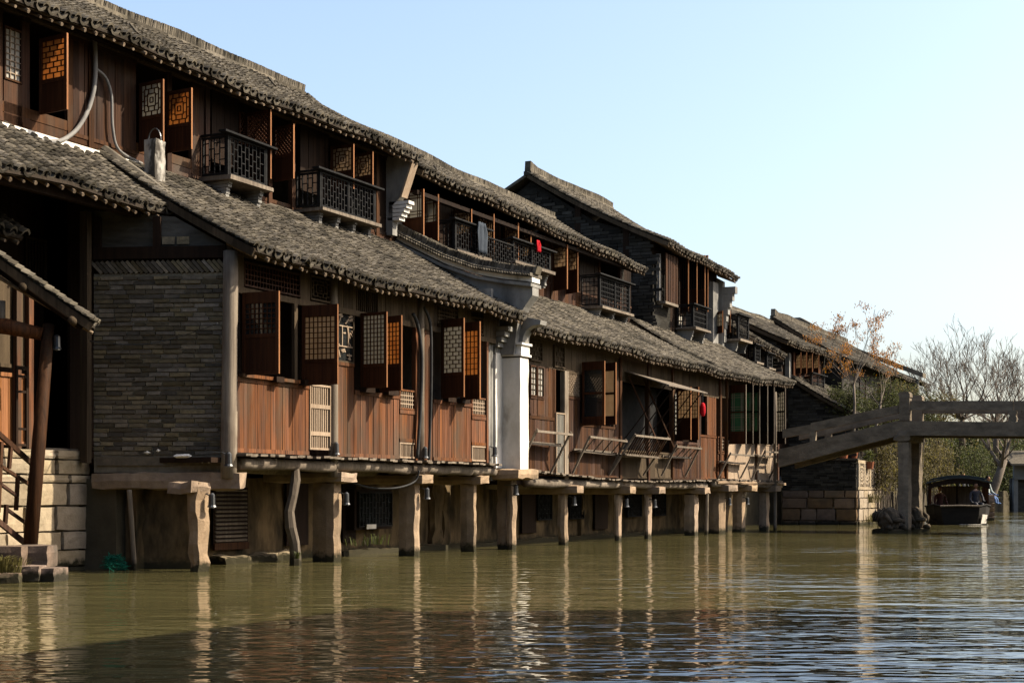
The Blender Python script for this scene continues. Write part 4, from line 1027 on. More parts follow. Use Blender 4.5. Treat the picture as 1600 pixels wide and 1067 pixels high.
boxpart(E, "front_header", m_dark, 25.0, 31.4, nE - .12, nE - .04, 8.35, 9.22)
boxpart(E, "front_wall", m_gable, 25.0, sE(1054), nE - .1, nE - .02, 4.5, 8.34)
panel_wall(E, sE(1048), sE(1072), 6.2, 8.7, nE - .03, m_dark, w=.2, rail=0)
bx = boxpart(E, "window_box", m_greyw, sE(1026), sE(1046), nE, nE + .3, zE(1036, 478), zE(1036, 474))
planks(bx, sE(1026), sE(1046), zE(1036, 474), zE(1036, 400), nE + .28, .24, m_brown, th=.04, gap=.06)
boxpart(E, "drain_pipe", m_cable, sE(1024), sE(1024) + .12, nE + .02, nE + .14, zE(1024, 470), 8.7)
for xh, xf in ((1062, 1074), (1074, 1088), (1086, 1100), (1092, 1105)):
    leaf_px(E, xh, xf, 402, 490, nE, .5, style='bars', cell=.15, split=.4, top=.2, pane=m_glassd)
balcony(E, FA.s(1084, nE + .6), FA.s(1105, nE + .6), nE + .02, nE + .6, FA.z(1095, 514, nE + .6), FA.z(1095, 480, nE + .6), style='dots', cell=.14, brackets=2)
panel_wall(E, sE(1050), sE(1110), 4.6, 6.4, nE - .03, m_dark, w=.3, rail=0)
lattice_panel(E, sE(1056), sE(1066), zE(1060, 512), zE(1060, 490), nE + .02, 'grid', .16, frame=m_dark, back=m_paperw, name="window")
sc_ = boxpart(E, "corner_pier", m_greyp, sE(1110), sE(1118), nE - .2, nE + .1, 5.0, 8.5)
for i in range(8): piece("corbel", m_greyp, sc_, (31.45, nE + .1 + .2 * (i / 7) ** 2, 6.6 + i * .24), (.25, .3 + .4 * (i / 7) ** 2, .235))

# ------------------------------------------------------------------ far houses beyond the tall gable
G = root_fa("timber_house", 34.5, -4, "low dark house with two black balconies squeezed behind the tall gabled house", "house")
roof(G, 31.9, 38.2, -1.7, 7.0, -5.2, 9.1, ze2=6.6, seed=41, k=3, pw=.26, ex=.14, ridge_h=.2, back=(-8, 7), raf_len=.5, curve=.1)
boxpart(G, "front_wall", m_dark, 31.9, 38.2, -2.35, -2.25, 3, 7.0); boxpart(G, "back_wall", m_dark, 31.9, 38.2, -8, -7.9, 3, 7)
balcony(G, 31.7, 32.9, -2.2, -1.55, FA.z(1140, 525, -1.55), FA.z(1140, 487, -1.55), style='ladder', cell=.14, brackets=2)
for xh, xf in ((1118, 1128), (1130, 1140)): leaf_px(G, xh, xf, 488, 522, -2.2, .5, style='grid', cell=.14, split=.3, pane=m_paperw)
balcony(G, FA.s(1180, -1.7), FA.s(1188, -1.7), -2.2, -1.7, FA.z(1184, 566, -1.7), FA.z(1184, 540, -1.7), style='dots', cell=.14, brackets=1)
balcony(G, FA.s(1199, -1.7), FA.s(1207, -1.7), -2.2, -1.7, FA.z(1203, 575, -1.7), FA.z(1203, 553, -1.7), style='dots', cell=.14, brackets=1)
leaf_px(G, 1168, 1178, 540, 565, -2.2, .5, style='grid', cell=.14, split=.2, pane=m_paperw)

H = root_fa("brick_gable_house", 41.5, -2, "far house with broad dark brick gable and small red-brown window bay above the bridge ramp", "house")
roof(H, 38.0, 46.2, -1.55, 7.15, -4.6, 8.75, seed=43, k=3, pw=.27, ex=.15, ridge_h=.15, back=(-8, 7.2), raf_len=.5, curve=.1)
gable(H, 38.25, [(-8, 2.5), (-2.2, 2.5), (-2.2, 7.2), (-4.6, 8.6), (-8, 7.1)]); gable(H, 46, [(-8, 2.5), (-2.2, 2.5), (-2.2, 7.2), (-4.6, 8.6), (-8, 7.1)])
boxpart(H, "front_wall", m_dark, 38.3, 46.1, -2.35, -2.25, 2.5, 7.2)
boxpart(H, "side_plaster", m_greyp, FA.s(1238, -1.9), FA.s(1241, -1.9), -2.2, -2.02, FA.z(1240, 590, -1.9), FA.z(1240, 552, -1.9))
for x in (1242, 1251, 1260, 1270): leaf_px(H, x, x + 8, 552, 585, -2.0, .5, style='grid', cell=.12, split=.25, pane=m_paper)
boxpart(H, "bay_wall", m_shut, FA.s(1240, -2.05), FA.s(1282, -2.05), -2.2, -2.05, FA.z(1260, 600, -2.05), 6.9)
balcony(H, FA.s(1269, -1.5), FA.s(1288, -1.5), -2.2, -1.5, FA.z(1275, 612, -1.5), FA.z(1275, 585, -1.5), panels=2, style='dots', cell=.15, brackets=3)
leaf_px(H, 1256, 1268, 588, 612, -2.0, .6, style='grid', cell=.14, split=.1, pane=m_paperw)
# lower lean-to of H standing on the quay
roof(H, 40.3, 46.0, .75, 4.25, -2.2, 6.0, seed=44, k=3, pw=.27, ex=.15, ridge=False, raf_len=.5, curve=.08)
gable(H, 40.5, [(-2.2, 1.5), (.3, 1.5), (.3, 4.3), (-2.2, 5.8)]); boxpart(H, "lean_to_wall", m_gable, 40.7, 46, .2, .3, 1.5, 4.3)
brick_face(H, 40.49, -2.15, .28, 1.6, 5.8, lambda n, z: z < 4.25 - (n - .3) * .58, h=.11, nobj=120)
brick_face(H, 38.24, -7, -2.2, 4.0, 8.6, lambda n, z: z < 7.1 - (n + 2.2) * .58 if n > -4.6 else z < 8.3 + (n + 4.6) * .4, h=.13, lmin=.3, lmax=.6)

I_ = root_fa("brick_gable_house", 53, -4, "distant brick house with rounded ridge end, seen past the small window bay", "house")
roof(I_, 46.5, 60, -1.0, 7.0, -4.6, 9.1, seed=51, k=3, pw=.3, ex=.17, ridge_h=.3, back=(-8.2, 7.2), rafters=False, curve=.1)
gable(I_, 46.8, [(-8, 2), (-1.6, 2), (-1.6, 7.1), (-4.6, 8.9), (-8, 7.1)]); boxpart(I_, "front_wall", m_gable, 47, 60, -1.75, -1.6, 1.5, 7.1)
for s in (50, 53, 56): lattice_panel(I_, s, s + 1.2, 5.0, 6.5, -1.57, 'grid', .2, frame=m_brown, back=m_glassd, name="window")
J = root_fa("plastered_house", 61, -4, "farthest pale plastered house with long sloping parapet behind the bare trees", "house")
gable(J, 60.0, [(-11, 1.5), (-.9, 1.5), (-.9, 7.1), (-4, 8.4), (-7, 10.1), (-7.4, 10.1), (-11, 8.5)], mat=m_wallg, name="fire_wall", th=.4)
mb = MB(); pr = [(-.6, 7.15), (-4, 8.55), (-7, 10.3), (-7.5, 10.3)]
for (a, za), (b, zb_) in zip(pr, pr[1:]): mb.add([(59.8, a, za), (60.6, a, za), (60.6, b, zb_), (59.8, b, zb_)] + [(59.8, a, za + .25), (60.6, a, za + .25), (60.6, b, zb_ + .25), (59.8, b, zb_ + .25)], BOXF)
mb.build("parapet_tiles", m_tile, J)
roof(J, 60.6, 62.5, -.8, 6.9, -6.5, 9.6, seed=53, k=3, pw=.35, ex=.2, ridge_h=.3, back=(-10, 7), rafters=False, curve=.1)
boxpart(J, "front_wall", m_wallg, 60.6, 62.5, -1.6, -1.5, 1.5, 7.0)
lattice_panel(J, 61, 62, 4.6, 6.2, -1.47, 'grid', .25, frame=m_brown, back=m_glassd, name="window")

# ------------------------------------------------------------------ embankments
Q1 = root_fa("embankment_wall", -2.6, -2.45, "pale cut-stone landing wall at the near corner, half in sun and half in shade", "stone wall")
mb = MB(); mb.box(-6, -.72, -2.7, -2.36, -.5, 1.9); mb.build("wall_core", m_mortar, Q1)
ztop = 1.9
for h in (.15, .24, .13, .36, .4, .3, .26, .25):
    s = -.62
    while s > -6:
        w = RD.uniform(.42, .95) * (1.15 if h > .3 else 1); a = max(s - w, -6.1)
        piece("stone_block", m_block, Q1, ((s + a) / 2, -2.4 + RD.uniform(-.02, .03), ztop - h / 2), (s - a - .015, .3, h - .012), (0, RD.uniform(-.01, .01), RD.uniform(-.02, .02)), me=block_mesh(m_block, RD.randrange(4))); s = a
    ztop -= h
# foot stones at the water
for x, y, w, h, t, lb in ((18, 868, .5, .3, 21.8, "upper worn stone behind the dry grass at the stair foot"), (52, 868, .6, .32, 22.0, "squarish stone carrying the leaning porch post"), (30, 895, .7, .22, 21.2, "broad low stone in the water below the leaning post"), (75, 898, .42, .22, 21.3, "small stone farthest out in the water at the stair foot"), (5, 905, .5, .2, 20.9, "low stone under the dry grass at the left edge")):
    p = PX(x, y, t)
    o = tag(bpy.data.objects.new("foot_stone", block_mesh(m_block, RD.randrange(4))), None, None); o.location = p; o.scale = (w, .5, h); o.data = block_mesh(m_block2, RD.randrange(4)); o.rotation_euler = (0, 0, RD.uniform(-.2, .2)); COL.objects.link(o)
    tag(o, lb, "stone", "worn stones at the stair foot")
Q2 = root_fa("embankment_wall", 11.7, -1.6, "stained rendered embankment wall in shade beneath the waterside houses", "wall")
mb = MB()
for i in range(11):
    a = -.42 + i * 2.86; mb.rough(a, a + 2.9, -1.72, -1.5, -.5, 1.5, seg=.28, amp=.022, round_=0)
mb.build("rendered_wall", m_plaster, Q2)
x0 = FA.s(330, -1.45)
mb = MB(); mb.rough(x0, x0 + 2.3, -1.5, -1.15, -.3, .16, seg=.14, amp=.04); mb.build("ledge", m_block, Q2)
mb = MB(); mb.rough(x0 + 4, 22, -1.5, -1.28, -.3, .12, seg=.4, amp=.04); mb.build("ledge", m_plaster, Q2)
lv = boxpart(Q2, "louvre_shutter", m_dark, FA.s(332, -1.44), FA.s(386, -1.44), -1.46, -1.42, .33, 1.32)
for i in range(13): piece("slat", m_greyw, lv, ((FA.s(332, -1.44) + FA.s(384, -1.44)) / 2, -1.4, .4 + i * .072), (FA.s(384, -1.44) - FA.s(332, -1.44) - .06, .035, .028), (.4, 0, 0))
piece("bottom_board", m_brown, lv, ((FA.s(332, -1.44) + FA.s(384, -1.44)) / 2, -1.4, .3), (FA.s(386, -1.44) - FA.s(332, -1.44), .05, .12))
for xa, xb in ((560, 612), (840, 862), (890, 912), (980, 1002), (1022, 1040)):
    nn = -1.2 if xa < 600 else -1.38
    lattice_panel(Q2, FA.s(xa, nn), FA.s(xb, nn), .55, 1.25, nn, 'ladder', .12, frame=m_black, bar=m_black, back=m_glassd, name="window")
boxpart(Q2, "window_box", m_dark, FA.s(556, -1.2), FA.s(614, -1.2), -1.5, -1.23, .5, 1.3)
piece("notice_board", m_white, Q2, (FA.s(580, -1.15), -1.15, .56), (.36, .02, .09))
for xs, w in ((672, .5), (688, .4), (905, .5), (1090, .5)):
    mb = MB(); s = FA.s(xs, -1.45); mb.rough(s, s + w, -1.6, -1.36, -.4, 1.45, seg=.2, amp=.04); mb.build("rough_buttress", m_plaster, Q2)
for xa, xb in ((448, 482), (536, 556), (816, 838), (930, 950)):
    boxpart(Q2, "doorway", m_dark, FA.s(xa, -1.42), FA.s(xb, -1.42), -1.46, -1.42, .25, 1.4)  # dark boxes on the wall paint the blackness of open voids
# quay block with brick parapet beyond the bridge
Q3 = root_fa("quay_wall", 42, -.6, "stone quay block with dark brick parapet and pierced balustrade beyond the bridge ramp", "stone wall")
mb = MB(); mb.box(40.05, 44.2, -2.4, .62, -.5, 2.2); mb.build("quay_core", m_mortar, Q3)
def quay_face(axis):
    z = -.2
    for h in (.36, .48, .42, .3):
        a, e = (-2.35, .68) if axis == 'n' else (40.0, 44.2)
        while a < e - .02:
            w = min(RD.uniform(.6, 1.1), e - a)
            if axis == 'n': piece("stone_block", m_block2, Q3, (40.02 + RD.uniform(-.015, .015), a + w / 2, z + h / 2), (.24, w - .02, h - .02), me=block_mesh(m_block2, RD.randrange(4)))
            else: piece("stone_block", m_block, Q3, (a + w / 2, .64 + RD.uniform(-.02, .02), z + h / 2), (w - .02, .22, h - .02), me=block_mesh(m_block, RD.randrange(4)))
            a += w
        z += h
quay_face('n'); quay_face('s')
for i in range(13):
    z = 1.4 + i * .088; a = -2.35
    while a < .6:
        w = min(RD.uniform(.22, .42), .64 - a); piece("brick", m_gable, Q3, (40.0 + RD.uniform(-.01, .012), a + w / 2, z), (.16, w - .012, .076)); a += w
piece("coping_stone", m_stoneg, Q3, (40.02, -.85, 2.57), (.34, 3.1, .07))
gq = boxpart(Q3, "balustrade", m_block, 40.0, 44.0, .62, .7, 1.38, 1.5); boxpart(Q3, "balustrade_rail", m_block, 40.0, 44.0, .62, .7, 2.42, 2.54)
for i in range(5): boxpart(Q3, "balustrade_post", m_block, 40.05 + i * .95, 40.2 + i * .95, .61, .71, 1.5, 2.42)
for i in range(4):
    mb = MB(); lattice(mb, 40.22 + i * .95, 40.98 + i * .95, 1.52, 2.4, .66, 'rings', bw=.07, th=.07); mb.build("pierced_panel", m_block, Q3)

# ------------------------------------------------------------------ waterside shelter at the left edge
FS = Frame(PX(143, 500, 22.7).x, 22.7, -0.16, 0.987)
SH = root_fa("porch_shelter", 1.2, -1.2, "small log-framed porch with tiled roof over the near landing stair", "porch", fr=FS)
def fs(p): r_ = Vector((p[0] - FS.o[0], p[1] - FS.o[1])); return (r_.x * FS.D[0] + r_.y * FS.D[1], r_.x * FS.N[0] + r_.y * FS.N[1], p[2])
roof(SH, 0.0, .48, 0.0, 3.78, -3.0, 5.95, nobj=100, seed=61, ridge=False, raf_len=2.4, rafp=.4, curve=.03, wob=.02, fr=FS)
def tubeS(name, pts, r, mat=m_greyw, k=10):
    mb = MB(); mb.tube([fs(p) for p in pts], r, k); return mb.build(name, mat, SH, smooth=True)
tubeS("leaning_post", [PX(45, 880, 22.2), PX(60, 700, 22.35), PX(76, 508, 22.9)], [.105, .1, .085], m_brown)
for nm, x, y in (("eave_purlin", 112, 500), ("purlin", 35, 448)):
    a = PX(x, y, 22.45); b = a + Vector((FS.D[0], FS.D[1], 0)) * .6; tubeS(nm, [a, b], .06, m_greyb)
tubeS("cross_log", [PX(-90, 500, 22.6), PX(10, 510, 22.7), PX(66, 522, 22.8)], [.13, .12, .095], m_red)
tubeS("short_post", [PX(2, 512, 22.7), PX(2, 470, 22.7)], .06, m_greyw)
tubeS("rafter_beam", [PX(-40, 395, 22.75), PX(128, 512, 22.75)], .05, m_dark)
# smaller tiled canopy above
SK = root_fa("door_canopy", -3.2, -2.4, "scrap of tiled canopy jutting in at the left edge above the porch", "canopy")
roof(SK, -6.0, FA.s(36, -2.1), -2.1, 5.16, -2.9, 5.6, seed=62, ridge=False, raf_len=.5, curve=0, wob=.02, verge=False)
# stair railing
RL = root_fa("stair_railing", -2.9, -1.5, "weathered wooden lattice railing sloping down the landing stair beside the leaning post", "railing")
def rp(x, y, n=-1.5): return (FA.s(x, n), n, FA.z(x, y, n))
for nm, a, b, w in (("hand_rail", (-60, 626), (51, 725), .07), ("bottom_rail", (-60, 768), (44, 852), .075), ("middle_rail", (-60, 690), (47, 757), .045), ("middle_rail", (-60, 712), (27, 775), .04), ("middle_rail", (10, 795), (42, 818), .04),
                    ("newel_post", (51, 722), (44, 862), .07), ("baluster", (17, 698), (14, 732), .045), ("baluster", (28, 742), (25, 797), .045), ("baluster", (10, 788), (8, 818), .05), ("baluster", (2, 690), (-3, 800), .05), ("baluster", (-30, 652), (-33, 790), .05)):
    mb = MB(); mb.bar(rp(*a), rp(*b), w, .05, up=(0, 1, 0)); mb.build(nm, m_brown, RL)

# ------------------------------------------------------------------ stone beam bridge
BR = root_w("stone_bridge", (14, 49.5, 0), "grey stone beam bridge with sloping ramp and slab parapets crossing the canal", "bridge")
bx0, by0 = 14.0, 49.5
def wb(p): return (p[0] - bx0, p[1] - by0, p[2])
bp0 = PX(1412, 831, 48.4)
def bline(x, w=0.0):
    """point of the bridge side w metres beyond its near side, in photo column x"""
    ox, oy = bp0.x + FA.D[0] * w, bp0.y + FA.D[1] * w; k = (x - CX) / FPX
    t = (k * oy - ox) / (FA.N[0] - k * FA.N[1]); return ox + FA.N[0] * t, oy + FA.N[1] * t
def slab_px(name, poly, w0, w1, mat=m_bridge):
    """a slab with the given outline (photo columns/rows on the near side), running back along the canal"""
    pts = []
    for x, y in poly:
        X, Y = bline(x); pts.append(Vector((X + FA.D[0] * w0, Y + FA.D[1] * w0, CZ + (HY - y) / FPX * Y)))
    n = len(pts); dv = Vector((FA.D[0], FA.D[1], 0)) * (w1 - w0)
    vs = [wb(p) for p in pts] + [wb(p + dv) for p in pts]
    mb = MB(); mb.add(vs, [tuple(reversed(range(n))), tuple(range(n, 2 * n))] + [(i, (i + 1) % n, (i + 1) % n + n, i + n) for i in range(n)])
    o = mb.build(name, mat, BR); bm = bmesh.new(); bm.from_mesh(o.data)          # hewn, slightly uneven faces and worn arrises
    bmesh.ops.triangulate(bm, faces=[f for f in bm.faces if len(f.verts) > 4])
    for _ in range(3): bmesh.ops.subdivide_edges(bm, edges=[e for e in bm.edges if e.calc_length() > .22], cuts=1, use_grid_fill=True)
    for v in bm.verts:
        q = v.co * 2.6; v.co += Vector((mnoise.noise(q), mnoise.noise(q + Vector((5, 1, 3))), mnoise.noise(q + Vector((2, 8, 4))))) * .014 + Vector((0, 0, mnoise.noise(v.co * .7) * .012))
    bm.to_mesh(o.data); bm.free(); return o
Y0, Y1 = 0.0, 2.3
for ya, yb, tagn in ((Y0, Y0 + .32, ""), (Y1 - .32, Y1, "")):
    slab_px("ramp_beam", [(1216, 702), (1404, 657), (1404, 680), (1216, 730)], ya, yb)
    slab_px("ramp_parapet", [(1222, 671), (1266, 663), (1266, 676), (1222, 684)], ya + .06, yb - .06)
    slab_px("ramp_parapet", [(1266, 661), (1404, 632), (1404, 645), (1266, 675)], ya + .06, yb - .06)
    slab_px("span_beam", [(1404, 657.5), (1900, 662), (1900, 684), (1404, 680)], ya, yb)
    [slab_px("span_parapet", [(x0_, 626), (x1_, 626.3), (x1_, 641.6), (x0_, 641)], ya + .06, yb - .06) for x0_, x1_ in ((1421, 1582), (1583.2, 1752), (1753.4, 1900))]
    slab_px("newel_post", [(1405, 622), (1421, 622), (1421, 657), (1405, 657)], ya - .02, yb + .02)
    slab_px("newel_cap", [(1406, 612), (1420, 612), (1422, 615), (1422, 620), (1418, 623), (1408, 623), (1404, 620), (1404, 615)], ya - .03, yb + .03)
    for x in (1575, 1745, 1895): slab_px("baluster", [(x + 2, 641), (x + 11, 641), (x + 13, 645), (x + 11, 649), (x + 13, 653), (x + 13, 658.5), (x, 658.5), (x, 653), (x + 2, 649), (x, 645)], ya + .05, yb - .05)
    for x in (1264,): slab_px("baluster", [(x, 674), (x + 9, 672), (x + 9, 692), (x, 694)], ya + .05, yb - .05)
# walking surface stones
for i in range(9):
    a = 1216 + (1404 - 1216) * i / 9; b = 1216 + (1404 - 1216) * (i + 1) / 9; f = lambda x: 706 + (661 - 706) * (x - 1216) / 188
    slab_px("paving_slab", [(a + .5, f(a)), (b - .5, f(b)), (b - .5, f(b) + 8), (a + .5, f(a) + 8)], Y0 + .33, Y1 - .33)
for i in range(12):
    a = 1405 + 41 * i; slab_px("paving_slab", [(a + .5, 664), (a + 40.5, 664), (a + 40.5, 672), (a + .5, 672)], Y0 + .33, Y1 - .33)
def pier(xc):
    X, Y = bline(xc); zt = CZ + (HY - 689) / FPX * Y
    def blk(name, t0, t1, w0, w1, z0, z1, **kw):
        mb = MB(); mb.rough(t0, t1, w0, w1, z0, z1, **kw)
        mb.v = [wb((X + FA.N[0] * a + FA.D[0] * b, Y + FA.N[1] * a + FA.D[1] * b, z)) for a, b, z in mb.v]; mb.build(name, m_bridge, BR)
    for w in (0.0, 1.75): blk("pier", -.2, .16, w, w + .55, -.6, zt, seg=.25, amp=.012)
    blk("pier_cap", -.36, .22, -.06, 2.4, zt - .02, zt + .36, seg=.2, amp=.02, round_=.04)
pier(1412); pier(1900)

def beast(name, loc, rz, label):
    """crouching carved stone water beast on a plinth"""
    r_ = root_w(name, loc, label, "stone carving", rz=rz); r_.scale = (.84, .84, .9)
    mb = MB(); mb.rough(-.42, .42, -.55, .55, -.5, .12, seg=.2, amp=.02); mb.build("plinth", m_stoneg, r_)
    bm = bmesh.new(); bmesh.ops.create_icosphere(bm, subdivisions=4, radius=1.0)
    for v in bm.verts:
        p = v.co.copy(); x, y, z = p
        sx = .36 * (1 - .2 * max(0, -y)); hgt = .44 + .12 * max(0, -y) - .1 * max(0, y)
        w = Vector((x * sx, y * .5, .38 + z * hgt))
        if w.z < .12: w.z = .1
        curl = math.sin(w.z * 26 + y * 4) * .022 if y > -.3 else math.sin(w.z * 38) * .012 + math.cos(x * 14) * .02
        w += v.normal * curl + v.normal * .05 * mnoise.noise(p * 4)
        v.co = w
    me = bpy.data.meshes.new("body"); bm.to_mesh(me); bm.free(); me.materials.append(m_stoneg); me.polygons.foreach_set("use_smooth", [True] * len(me.polygons))
    link(bpy.data.objects.new("body", me), r_)
    for sx in (-1, 1):
        mb = MB(); mb.tube([(sx * .3, -.2, .62), (sx * .34, -.42, .5), (sx * .26, -.56, .32)], [.07, .08, .05], 7); mb.build("brow_ridge", m_stoneg, r_, smooth=True)
        mb = MB(); mb.tube([(sx * .27, -.3, .12), (sx * .34, -.5, .16), (sx * .3, -.6, .13)], [.1, .1, .06], 7); mb.build("paw", m_stoneg, r_, smooth=True)
        for k in range(3):
            mb = MB(); mb.tube([(sx * (.12 + .1 * k), .1 + .12 * k, .84 - .06 * k), (sx * (.3 + .05 * k), .12 + .14 * k, .62), (sx * .38, .2 + .12 * k, .36)], [.05, .07, .05], 6); mb.build("mane_curl", m_stoneg, r_, smooth=True)
    mb = MB(); mb.tube([(-.2, -.55, .4), (0, -.62, .42), (.2, -.55, .4)], [.06, .09, .06], 7); mb.build("muzzle", m_stoneg, r_, smooth=True)
p = PX(1393, 830, 47.4); beast("stone_beast", (p.x, p.y + .3, .03), 0.35, "carved stone water beast crouching left of the bridge pier")
p = PX(1431, 826, 49.2); beast("stone_beast", (p.x, p.y + .2, .03), 0.2, "carved stone water beast half hidden right of the bridge pier")

# ------------------------------------------------------------------ covered canal boat and people
def skin_body(name, parent, joints, bones, rad, mats_z, sub=1):
    me = bpy.data.meshes.new(name); me.from_pydata(joints, bones, [])
    o = bpy.data.objects.new(name, me); COL.objects.link(o); o.parent = parent
    sm = o.modifiers.new("skin", 'SKIN'); sm.use_smooth_shade = True
    layer = me.skin_vertices[0].data if me.skin_vertices else None
    if layer is None:
        bm = bmesh.new(); bm.from_mesh(me); bm.verts.layers.skin.verify(); bm.to_mesh(me); bm.free(); layer = me.skin_vertices[0].data
    for i, r in enumerate(rad):
        layer[i].radius = (r, r) if not isinstance(r, tuple) else r; layer[i].use_root = (i == 0)
    ss = o.modifiers.new("smooth", 'SUBSURF'); ss.levels = sub; ss.render_levels = sub
    me.materials.append(mats_z); return o
def figure_mat(name, trousers, jacket, skinc, zhip, zneck):
    m = bpy.data.materials.new(name); m.use_nodes = True; nt = m.node_tree; N, L = nt.nodes, nt.links; bs = N["Principled BSDF"]; bs.inputs["Roughness"].default_value = .85
    tc = N.new("ShaderNodeTexCoord"); sp = N.new("ShaderNodeSeparateXYZ"); L.new(tc.outputs["Object"], sp.inputs[0])
    cr = N.new("ShaderNodeValToRGB"); cr.color_ramp.interpolation = 'CONSTANT'; cr.color_ramp.elements[0].color = (*trousers, 1)
    cr.color_ramp.elements[1].position = zhip / 2; cr.color_ramp.elements[1].color = (*jacket, 1); e = cr.color_ramp.elements.new(zneck / 2); e.color = (*skinc, 1)
    mu = N.new("ShaderNodeMath"); mu.operation = 'MULTIPLY'; mu.inputs[1].default_value = .5; L.new(sp.outputs[2], mu.inputs[0]); L.new(mu.outputs[0], cr.inputs[0]); L.new(cr.outputs[0], bs.inputs["Base Color"]); return m
def person(loc, rz, label, jacket, trousers, legs="seated", hair=(.015, .012, .01), arms=((.28, -.3, .45), (-.28, -.3, .45))):
    """seated figure facing -y: origin under the seat, hips at 0.45"""
    o = root_w("person", loc, label, "person", rz=rz)
    J = [(0, 0, .48), (0, -.01, .68), (0, -.01, .88), (0, -.02, 1.02), (0, -.03, 1.09)]
    R_ = [(.16, .12), (.15, .11), (.17, .11), (.075, .07), (.055, .055)]
    Bn = [(0, 1), (1, 2), (2, 3), (3, 4)]
    def add(p, r, par): J.append(p); R_.append(r); Bn.append((par, len(J) - 1)); return len(J) - 1
    for sx, hand in ((1, arms[0]), (-1, arms[1])):
        sh = add((sx * .19, -.01, .95), .06, 2); hx, hy, hz_ = hand
        el = add((sx * .26, (hy - .0) * .35, (.95 + hz_) / 2 - .08), .045, sh); wr = add((hx, hy, hz_), .03, el)
        pm = add((hx, hy - .07, hz_), (.04, .022), wr)
        for k in range(4): add((hx + (k - 1.5) * .018, hy - .13 + .006 * abs(k - 1), hz_ - .012), .008, pm)
        add((hx - sx * .045, hy - .08, hz_ + .01), .009, wr)
        hp = add((sx * .1, -.02, .46), .085, 0); kn = add((sx * .12, -.42, .5 if legs == "seated" else .3), .065, hp)
        an = add((sx * .12, -.44, .1), .042, kn); add((sx * .13, -.6, .05), .04, an)
    m = figure_mat("clothes_" + str(len(bpy.data.materials)), trousers, jacket, (.35, .2, .13), .52, 1.0)
    skin_body("body", o, J, Bn, R_, m)
    bm = bmesh.new(); bmesh.ops.create_uvsphere(bm, u_segments=16, v_segments=12, radius=1)
    for v in bm.verts:
        x, y, z = v.co; f = 1 - .22 * max(0, -z); v.co = Vector((x * .078 * f, y * .098 * (1 - .1 * max(0, -z)) - .03, 1.2 + z * .12))
        if y < -.8 and abs(x) < .25 and -.35 < z < .1: v.co.y -= .022 * (1 - abs(x) * 4)
        if y < -.7 and .05 < z < .3 and .2 < abs(x) < .6: v.co.y += .008
    me = bpy.data.meshes.new("head"); bm.to_mesh(me); bm.free(); me.materials.append(material("skin", (.4, .22, .14), (.33, .18, .11), rough=.6, rnd=0)); me.polygons.foreach_set("use_smooth", [True] * len(me.polygons)); link(bpy.data.objects.new("head", me), o)
    bm = bmesh.new(); bmesh.ops.create_uvsphere(bm, u_segments=16, v_segments=10, radius=1)
    bmesh.ops.delete(bm, geom=[v for v in bm.verts if v.co.z < -.25 or (v.co.y < -.45 and v.co.z < .45)], context='VERTS')
    for v in bm.verts: v.co = Vector((v.co.x * .087, v.co.y * .106 - .024, 1.212 + v.co.z * .128))
    me = bpy.data.meshes.new("hair"); bm.to_mesh(me); bm.free(); me.materials.append(material("black_hair", hair, hair, rough=.6, rnd=0)); link(bpy.data.objects.new("hair", me), o)
    return o
YB = 61.0
bl = PX(1453, 818, YB); brr = PX(1545, 818, YB); bc = (bl.x + brr.x) / 2; bwid = (brr.x - bl.x) / 2
BT = root_w("canal_boat", (bc, YB, 0), "dark covered wooden passenger boat coming along the canal beyond the bridge", "boat", rz=-.25)
def hull():
    secs = [(-1.0, .62, .72, .10), (-.6, .85, .78, .0), (0.2, 1.0, .72, -.02), (2.0, 1.06, .68, -.05), (4.5, 1.06, .68, -.05), (6.2, .9, .75, 0), (7.0, .6, .9, .12)]
    mb = MB(); rows = []
    for y, w, zt, zb in secs:
        w *= bwid; rows.append([(-w, y, zt), (-w * .97, y, zt * .55), (-w * .82, y, zb - .12), (0, y, zb - .2), (w * .82, y, zb - .12), (w * .97, y, zt * .55), (w, y, zt)])
    for a in rows: mb.v.extend(a)
    for i in range(len(rows) - 1):
        for j in range(6): mb.f.append((i * 7 + j, i * 7 + j + 1, (i + 1) * 7 + j + 1, (i + 1) * 7 + j))
    mb.f.append(tuple(range(6, -1, -1))); mb.f.append(tuple(len(mb.v) - 7 + j for j in range(7)))
    return mb
hull().build("hull", m_boat, BT)
mb = MB(); mb.tube([(-bwid * .64, -1.02, .74), (0, -1.06, .76), (bwid * .64, -1.02, .74)], .04, 6); mb.build("bow_rail", m_greyw, BT)
for sx in (-1, 1):
    mb = MB(); mb.tube([(sx * bwid * .63, -1.0, .74), (sx * bwid * .86, -.6, .8), (sx * bwid * 1.02, .2, .74), (sx * bwid * 1.07, 2, .7), (sx * bwid * 1.07, 4.5, .7)], .035, 6); mb.build("gunwale", m_boat, BT)
    mb = MB(); mb.add([(sx * bwid * .62, -1.01, .7), (sx * bwid * .98, .1, .7), (sx * bwid * .9, .1, .05), (sx * bwid * .55, -1.0, .08)], [(0, 1, 2, 3)]); mb.build("bow_side_plank", m_boat, BT)
    for y in (.3, 1.6, 3.0, 4.4): boxpart(BT, "canopy_post", m_shut, sx * bwid * .94 - .035, sx * bwid * .94 + .035, y, y + .07, .6, 1.72)
    mb = MB(); mb.box(sx * bwid * .94 - .02, sx * bwid * .94 + .02, .37, 4.4, .65, .95); mb.build("cabin_side", m_dark, BT)
    mb = MB(); mb.box(sx * bwid * .8 - .02, sx * bwid * .8 + .02, 0, 0, 0, 0) if False else mb.box(sx * bwid * .7, sx * bwid * .86, .5, 4.2, .42, .46); mb.build("bench", m_shut, BT)
